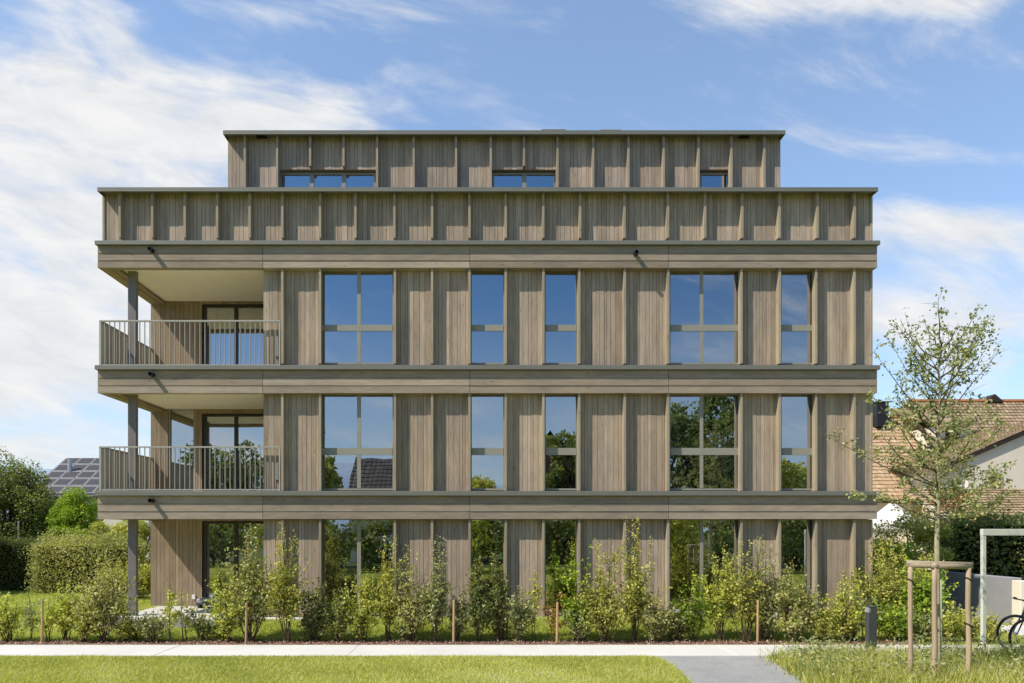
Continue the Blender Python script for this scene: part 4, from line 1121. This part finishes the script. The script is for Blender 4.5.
mb=MB(); mb.box(xa,xb,y_e-.08,y_e,ze-.14,ze+.0); mb.tube([(xb,y_e,ze+.02),(xb,y_r,zr+.02)],.08,6); mb.build('eaves_board',M['dark'],h1)

# house with gable wing at the right edge
y_e=15.0; y_r=21.0
h2=thing('gabled_house','cream gabled house with brown tiled roofs at the right edge','house',(X(1010,y_e),y_e,0))
xa,xb=X(931,y_e+2),X(1160,y_e+2); zr=Z(402,y_r); zee=Z(447,y_e+2)
mb=MB(); roof_slope(mb,(xa,y_e+2,zee),(xb,y_e+2,zee),(xa+1.4,y_r,zr),15,50)
quad(mb,(xa+1.4,y_r,zr),(xb,y_r,zr),(xb,y_r+5,zee),(xa,y_r+5,zee)); rf=mb.build('roof',M['tile_brown'],h2)
mb=MB(); mb.box(xa-.02,xb,y_e+1.88,y_e+1.99,zee-.20,zee+.0); mb.tube([(xa,y_e+2,zee+.03),(xa+1.4,y_r,zr+.05)],.10,6); mb.build('eaves_board',M['dark'],rf)
mb=MB(); mb.tube([(xa+1.4,y_r,zr+.03),(xb,y_r,zr+.03)],.13,8,.6); mb.build('ridge',M['tile_ridge'],rf)
mb=MB(); xk=X(991,y_r); mb.prism([(xk-.5,zr-.05),(xk+.5,zr-.05),(xk,zr+.38)],y_r-.3,y_r+.3); mb.build('vent_cowl',M['dark'],rf)
mb=MB(); mb.box(xa+.5,xb,y_e+2.6,y_r+4.5,0,zee-.03); mb.build('wall',M['render'],h2)
# gable wing towards the viewer
wy=y_e-2.0
gx0,gx1=X(968,wy),X(1150,wy); gm=(gx0+gx1)/2; ez=Z(455,wy); pz=Z(415,wy)
mb=MB()
roof_slope(mb,(gx0-.1,y_r,ez),(gx0-.1,wy-.12,ez),(gm,y_r,pz),26,40)
quad(mb,(gm,wy-.12,pz),(gm,y_r,pz),(gx1+.1,y_r,ez),(gx1+.1,wy-.12,ez)); wrf=mb.build('wing_roof',M['tile_brown'],h2)
# flared kick at the eaves
mb=MB(); roof_slope(mb,(gx0-.75,y_r,ez-.26),(gx0-.75,wy-.12,ez-.26),(gx0-.1,y_r,ez),3,40); mb.build('eaves_tiles',M['tile_brown'],wrf)
mb=MB()
poly=[(gx0,0),(gx1,0),(gx1,ez-.05),(gm,pz-.12),(gx0,ez-.05)]
mb.prism(poly,wy,wy+5.0); mb.build('gable_wall',M['render'],h2)
mb=MB(); L0=Vector((gx0-.75,wy-.14,ez-.28)); L1=Vector((gx0-.1,wy-.14,ez-.03)); L2=Vector((gm,wy-.14,pz-.03)); L3=Vector((gx1+.1,wy-.14,ez-.03))
for a_,b_ in ((L0,L1),(L1,L2),(L2,L3)):
    dn=Vector((0,0,-.17)); bk=Vector((0,.11,0))
    mb.add([a_,b_,b_+dn,a_+dn,a_+bk,b_+bk,b_+bk+dn,a_+bk+dn],[(0,3,2,1),(3,7,6,2),(4,5,6,7)])
mb.build('verge_board',M['dark'],h2)
wx=X(996,wy); mb=MB(); mb.box(wx-.24,wx+.24,wy-.03,wy-.002,Z(499,wy),Z(474.5,wy)); wf=mb.build('window',M['dark'],h2)
mb=MB(); mb.box(wx-.24,wx-.20,wy-.05,wy-.031,Z(499,wy),Z(474.5,wy)); mb.box(wx+.20,wx+.24,wy-.05,wy-.031,Z(499,wy),Z(474.5,wy)); mb.box(wx-.02,wx+.02,wy-.05,wy-.031,Z(499,wy),Z(474.5,wy)); mb.build('window_frame',M['oldstake'],wf)
mb=MB(); mb.box(wx-.28,wx+.28,wy-.08,wy-.001,Z(500.5,wy),Z(499.2,wy)); mb.build('sill',M['render'],wf)
# dormer
dxx=X(949,y_e+3); dy0=y_e+2.6
mb=MB(); mb.box(dxx-.95,dxx+.75,dy0,dy0+4.0,zee-.2,Z(426,dy0)); dm=mb.build('dormer',M['render'],h2)
mb=MB(); mb.box(dxx-.45,dxx+.25,dy0-.03,dy0-.002,zee+.05,Z(431,dy0)); mb.build('window',M['dark'],dm)
mb=MB(); q0=Z(425,dy0); mb.add([(dxx-1.2,dy0-.4,q0-.1),(dxx+1.0,dy0-.4,q0-.1),(dxx+1.0,dy0+3.5,q0+1.3),(dxx-1.2,dy0+3.5,q0+1.3),(dxx-1.2,dy0-.4,q0+.06),(dxx+1.0,dy0-.4,q0+.06),(dxx+1.0,dy0+3.5,q0+1.46),(dxx-1.2,dy0+3.5,q0+1.46)],[(0,1,5,4),(4,5,6,7),(0,3,2,1),(1,2,6,5),(0,4,7,3)],.6); mb.build('dormer_roof',M['tile_brown'],dm)
# lower porch roof in front of the wing
ly0,ly1=8.6,11.6
mb=MB(); roof_slope(mb,(X(950,ly0),ly0,Z(516,ly0)),(X(1140,ly0),ly0,Z(516,ly0)),(X(950,ly0),ly1,Z(489,ly1)),11,46); 
pr=mb.build('porch_roof',M['tile_brown'],h2)
mb=MB(); mb.box(X(950,ly0),X(1140,ly0),ly0-.06,ly0+.02,Z(519,ly0),Z(516,ly0)); mb.build('fascia_board',M['dark'],pr)
for px in (1014.5,1090,956):
    mb=MB(); xx=X(px,ly0+.2); mb.bevel_box(xx-.06,xx+.06,ly0+.14,ly0+.26,0,Z(519,ly0),.01); mb.build('porch_post',M['render'],h2)
mb=MB(); mb.box(X(950,ly1),X(1140,ly1),ly1,ly1+.2,0,Z(491,ly1)); mb.build('porch_wall',M['render'],h2)

# white garden parasol
py_=17.0; xx=X(892,13); yy=13.0
gp=thing('garden_parasol','white garden parasol half hidden behind the right corner shrubs','parasol',(xx,yy,0))
mb=MB(); n_=8; apex=(xx,yy,Z(501,yy)); vs=[apex]; fs=[]
for k_ in range(n_): a=2*math.pi*k_/n_+.3; vs.append((xx+1.05*math.cos(a),yy+1.05*math.sin(a),Z(523,yy)))
for k_ in range(n_): a=2*math.pi*k_/n_+.3; vs.append((xx+1.05*math.cos(a),yy+1.05*math.sin(a),Z(529,yy)))
for k_ in range(n_): j=(k_+1)%n_; fs+= [(0,1+k_,1+j),(1+k_,9+k_,9+j,1+j)]
mb.add(vs,fs); mb.build('canopy',M['whitecloth'],gp)
mb=MB(); mb.tube([(xx,yy,0),(xx,yy,Z(502,yy))],.025,8); mb.build('pole',M['silver'],gp)

# left: house with solar roof
y_e,y_r=30.0,35.0
h3=thing('solar_house','neighbouring house with solar panels covering its grey tiled roof','house',(X(80,y_e),y_e,0))
xa,xb=X(22,y_e),X(150,y_e); ze,zr=Z(497,y_e),Z(458,y_r)
mb=MB(); roof_slope(mb,(xa,y_e,ze),(xb,y_e,ze),(xa,y_r,zr),18,40,.03); quad(mb,(xa,y_r,zr),(xb,y_r,zr),(xb,y_r+5,ze),(xa,y_r+5,ze)); rf=mb.build('roof',M['tile_grey'],h3)
mb=MB(); mb.box(xa+.3,xb-.3,y_e+.4,y_r+4.5,0,ze-.05); mb.build('wall',M['render'],h3)
mb=MB(); mb.box(xa,xb,y_e-.1,y_e,ze-.16,ze); mb.build('eaves_board',M['dark'],h3)
A0=Vector((xa,y_e,ze)); U=Vector((xb-xa,0,0)); Vv=Vector((0,y_r-y_e,zr-ze)); NN=U.cross(Vv).normalized()
cols_=[(0.02+.128*i,.02+.128*i+.122) for i in range(8)]
for r in range(5):
    v0,v1=.06+r*.185,.06+r*.185+.170
    for ci,(c0,c1) in enumerate(cols_):
        if r in (1,2) and ci in (4,5): continue
        if r==3 and ci==4: continue
        mb=MB(); k_=NN*.10
        a=A0+U*c0+Vv*v0+k_; b=A0+U*c1+Vv*v0+k_; c=A0+U*c1+Vv*v1+k_; d=A0+U*c0+Vv*v1+k_; dn=NN*-.045
        mb.add([a,b,c,d,a+dn,b+dn,c+dn,d+dn],[(0,1,2,3),(0,4,5,1),(1,5,6,2),(2,6,7,3),(3,7,4,0)]); sp=mb.build('solar_panel',M['solar'],h3)
        e=.012
        mb=MB()
        def inset(p,q,s,t_): return A0+U*(c0+(c1-c0)*p)+Vv*(v0+(v1-v0)*q)+NN*.103
        for (p0,q0,p1,q1) in ((0,0,1,.045),(0,.955,1,1),(0,.045,.024,.955),(.976,.045,1,.955)):
            mb.add([inset(p0,q0,0,0),inset(p1,q0,0,0),inset(p1,q1,0,0),inset(p0,q1,0,0)],[(0,1,2,3)])
        mb.build('panel_frame',M['panelframe'],sp)
xx=X(70,33); mb=MB(); mb.tube([(xx,33,Z(476,33)),(xx,33,Z(459,33))],.16,10); mb.build('flue',M['silver'],rf)
mb=MB(); sk=A0+U*.60+Vv*.28+NN*.06; mb.add([sk,sk+U*.08,sk+U*.08+Vv*.14,sk+Vv*.14],[(0,1,2,3)]); mb.build('skylight',M['whitecloth'],rf)

# left: trees and hedges
clump_tree('garden_tree','large dark green tree at the left edge of the picture','tree',(X(10,13.5),13.5,0),Z(457,13.5),1.75,'leaf_dark',.4,100,420,.105,flat=1)
clump_tree('garden_tree','dark green tree just right of the large left edge tree','tree',(X(36,14.6),14.6,0),Z(480,14.6),.95,'leaf_green',.4,70,330,.105,flat=1)
clump_tree('garden_tree','rounded bright green tree below the solar roof','tree',(X(77,13),13,0),Z(488,13),.98,'leaf_bright',.5,110,340,.085,flat=1)
clump_tree('garden_tree','tall green tree outside the left edge of the picture','tree',(X(-40,14),14,0),5.5,1.6,'leaf_green',.6,40,260,.13)
clump_tree('garden_shrub','dark shrub behind the hedge below the bright round tree','shrub',(X(106,12),12,0),Z(520,12),.95,'leaf_green',.2,50,260,.09,'stem')
clump_tree('garden_shrub','shaded green shrub behind the balcony column','shrub',(X(138,11.5),11.5,0),Z(512,11.5),.95,'leaf_green',.2,56,260,.09,'stem')
hz=Z(543,9.7)
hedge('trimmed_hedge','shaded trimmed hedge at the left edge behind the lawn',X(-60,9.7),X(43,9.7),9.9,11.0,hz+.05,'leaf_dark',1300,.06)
hedge('trimmed_hedge','added unseen hedge outside the left edge that shades the left hedge',X(-75,9.7),X(-22,9.7),5.5,9.8,hz+1.5,'leaf_dark',500,.08)  # out of view, added to cast shade on the left hedge face
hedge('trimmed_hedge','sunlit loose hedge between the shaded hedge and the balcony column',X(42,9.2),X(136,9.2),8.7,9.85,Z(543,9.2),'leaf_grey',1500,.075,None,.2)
mb=MB(); y=12.0; mb.tube([(X(18.5,y),y,0),(X(18.5,y),y,Z(521,y))],.03,6); tag(mb.build('fence_post',M['silver']),'thin grey metal post above the shaded left hedge','post')
# grey concrete step wall seen under the balcony behind the column
mb=MB(); y=8.0; mb.bevel_box(X(110,y),X(150,y),y,y+.3,0,Z(573,y),.01); tag(mb.build('garden_wall',M['greyrender']),'low grey garden wall behind the balcony column','wall')

# ------------------------------------------------------------------ what stands across the lawn (seen mirrored in the glazing)
def far_tree(x,y,h,r,mat,label): clump_tree('park_tree',label,'tree',(x,y,0),h,r,mat,h*.12,60,170,.34,group=None)
far_tree(12.9,-31,11.6,3.3,'leaf_dark','tall dark tree across the lawn mirrored in the left half of the right wide windows')
far_tree(17.0,-31.5,13.2,2.9,'leaf_dark','tallest dark tree across the lawn mirrored in the right half of the right wide windows')
far_tree(22.6,-33,7.6,3.2,'leaf_green','broad tree across the lawn mirrored in the rightmost narrow windows')
far_tree(-10.8,-28,9.0,1.5,'leaf_green','slim tree across the lawn mirrored at the left edge of the left wide windows')
far_tree(-19,-30,9.0,3.4,'leaf_dark','dark tree across the lawn mirrored in the loggia doors')
far_tree(0.6,-34,6.0,2.4,'leaf_green','low round tree across the lawn mirrored in the left narrow windows')
far_tree(6.4,-29.5,9.6,2.2,'leaf_dark','dark tree across the lawn beside the red gabled house')
far_tree(-25,-26,7.5,3.0,'leaf_green','green tree across the lawn at its far left side')
for i in range(15): clump_tree('park_bush','big round bush across the lawn mirrored low in the ground floor glazing','bush',(-30+4.1*i+RNG.uniform(-.5,.5),-22.5+RNG.uniform(-1.5,1.5),0),RNG.uniform(3.2,4.4),RNG.uniform(1.9,2.5),['leaf_dark','leaf_green','leaf_dark'][i%3],.2,30,110,.26,'stem','bushes across the lawn')
def far_house(x,y,wd,dp,eh,rh,wallm,roofm,label,axis='x'):
    t=thing('far_house',label,'house',(x,y,0))
    mb=MB()
    if axis=='x':
        mb.box(x-wd/2,x+wd/2,y-dp/2,y+dp/2,0,eh); mb.build('wall',M[wallm],t)
        mb=MB(); roof_slope(mb,(x+wd/2+.4,y+dp/2+.4,eh-.1),(x-wd/2-.4,y+dp/2+.4,eh-.1),(x+wd/2+.4,y,rh),12,24); quad(mb,(x-wd/2-.4,y-dp/2-.4,eh-.1),(x+wd/2+.4,y-dp/2-.4,eh-.1),(x+wd/2+.4,y,rh),(x-wd/2-.4,y,rh)); mb.build('roof',M[roofm],t)
    else:
        mb.prism([(x-wd/2,0),(x+wd/2,0),(x+wd/2,eh),(x,rh),(x-wd/2,eh)],y-dp/2,y+dp/2); mb.build('wall',M[wallm],t)
        mb=MB(); quad(mb,(x-wd/2-.5,y+dp/2+.5,eh-.2),(x,y+dp/2+.5,rh+.15),(x,y-dp/2-.5,rh+.15),(x-wd/2-.5,y-dp/2-.5,eh-.2)); quad(mb,(x,y+dp/2+.5,rh+.15),(x+wd/2+.5,y+dp/2+.5,eh-.2),(x+wd/2+.5,y-dp/2-.5,eh-.2),(x,y-dp/2-.5,rh+.15)); mb.build('roof',M[roofm],t)
    for s in (-.28,.05,.3):
        mb=MB(); mb.box(x+s*wd-.5,x+s*wd+.5,y+dp/2+.002,y+dp/2+.05,1.0,2.2); mb.build('window',M['dark'],t)
far_house(-5.6,-36,7.5,8,4.2,7.9,'render','tile_grey','house with dark roof across the lawn mirrored in the left wide windows')
far_house(5.2,-37,5.2,8,5.5,9.4,'redrender','tile_grey','red gabled house across the lawn mirrored in the middle narrow windows','y')
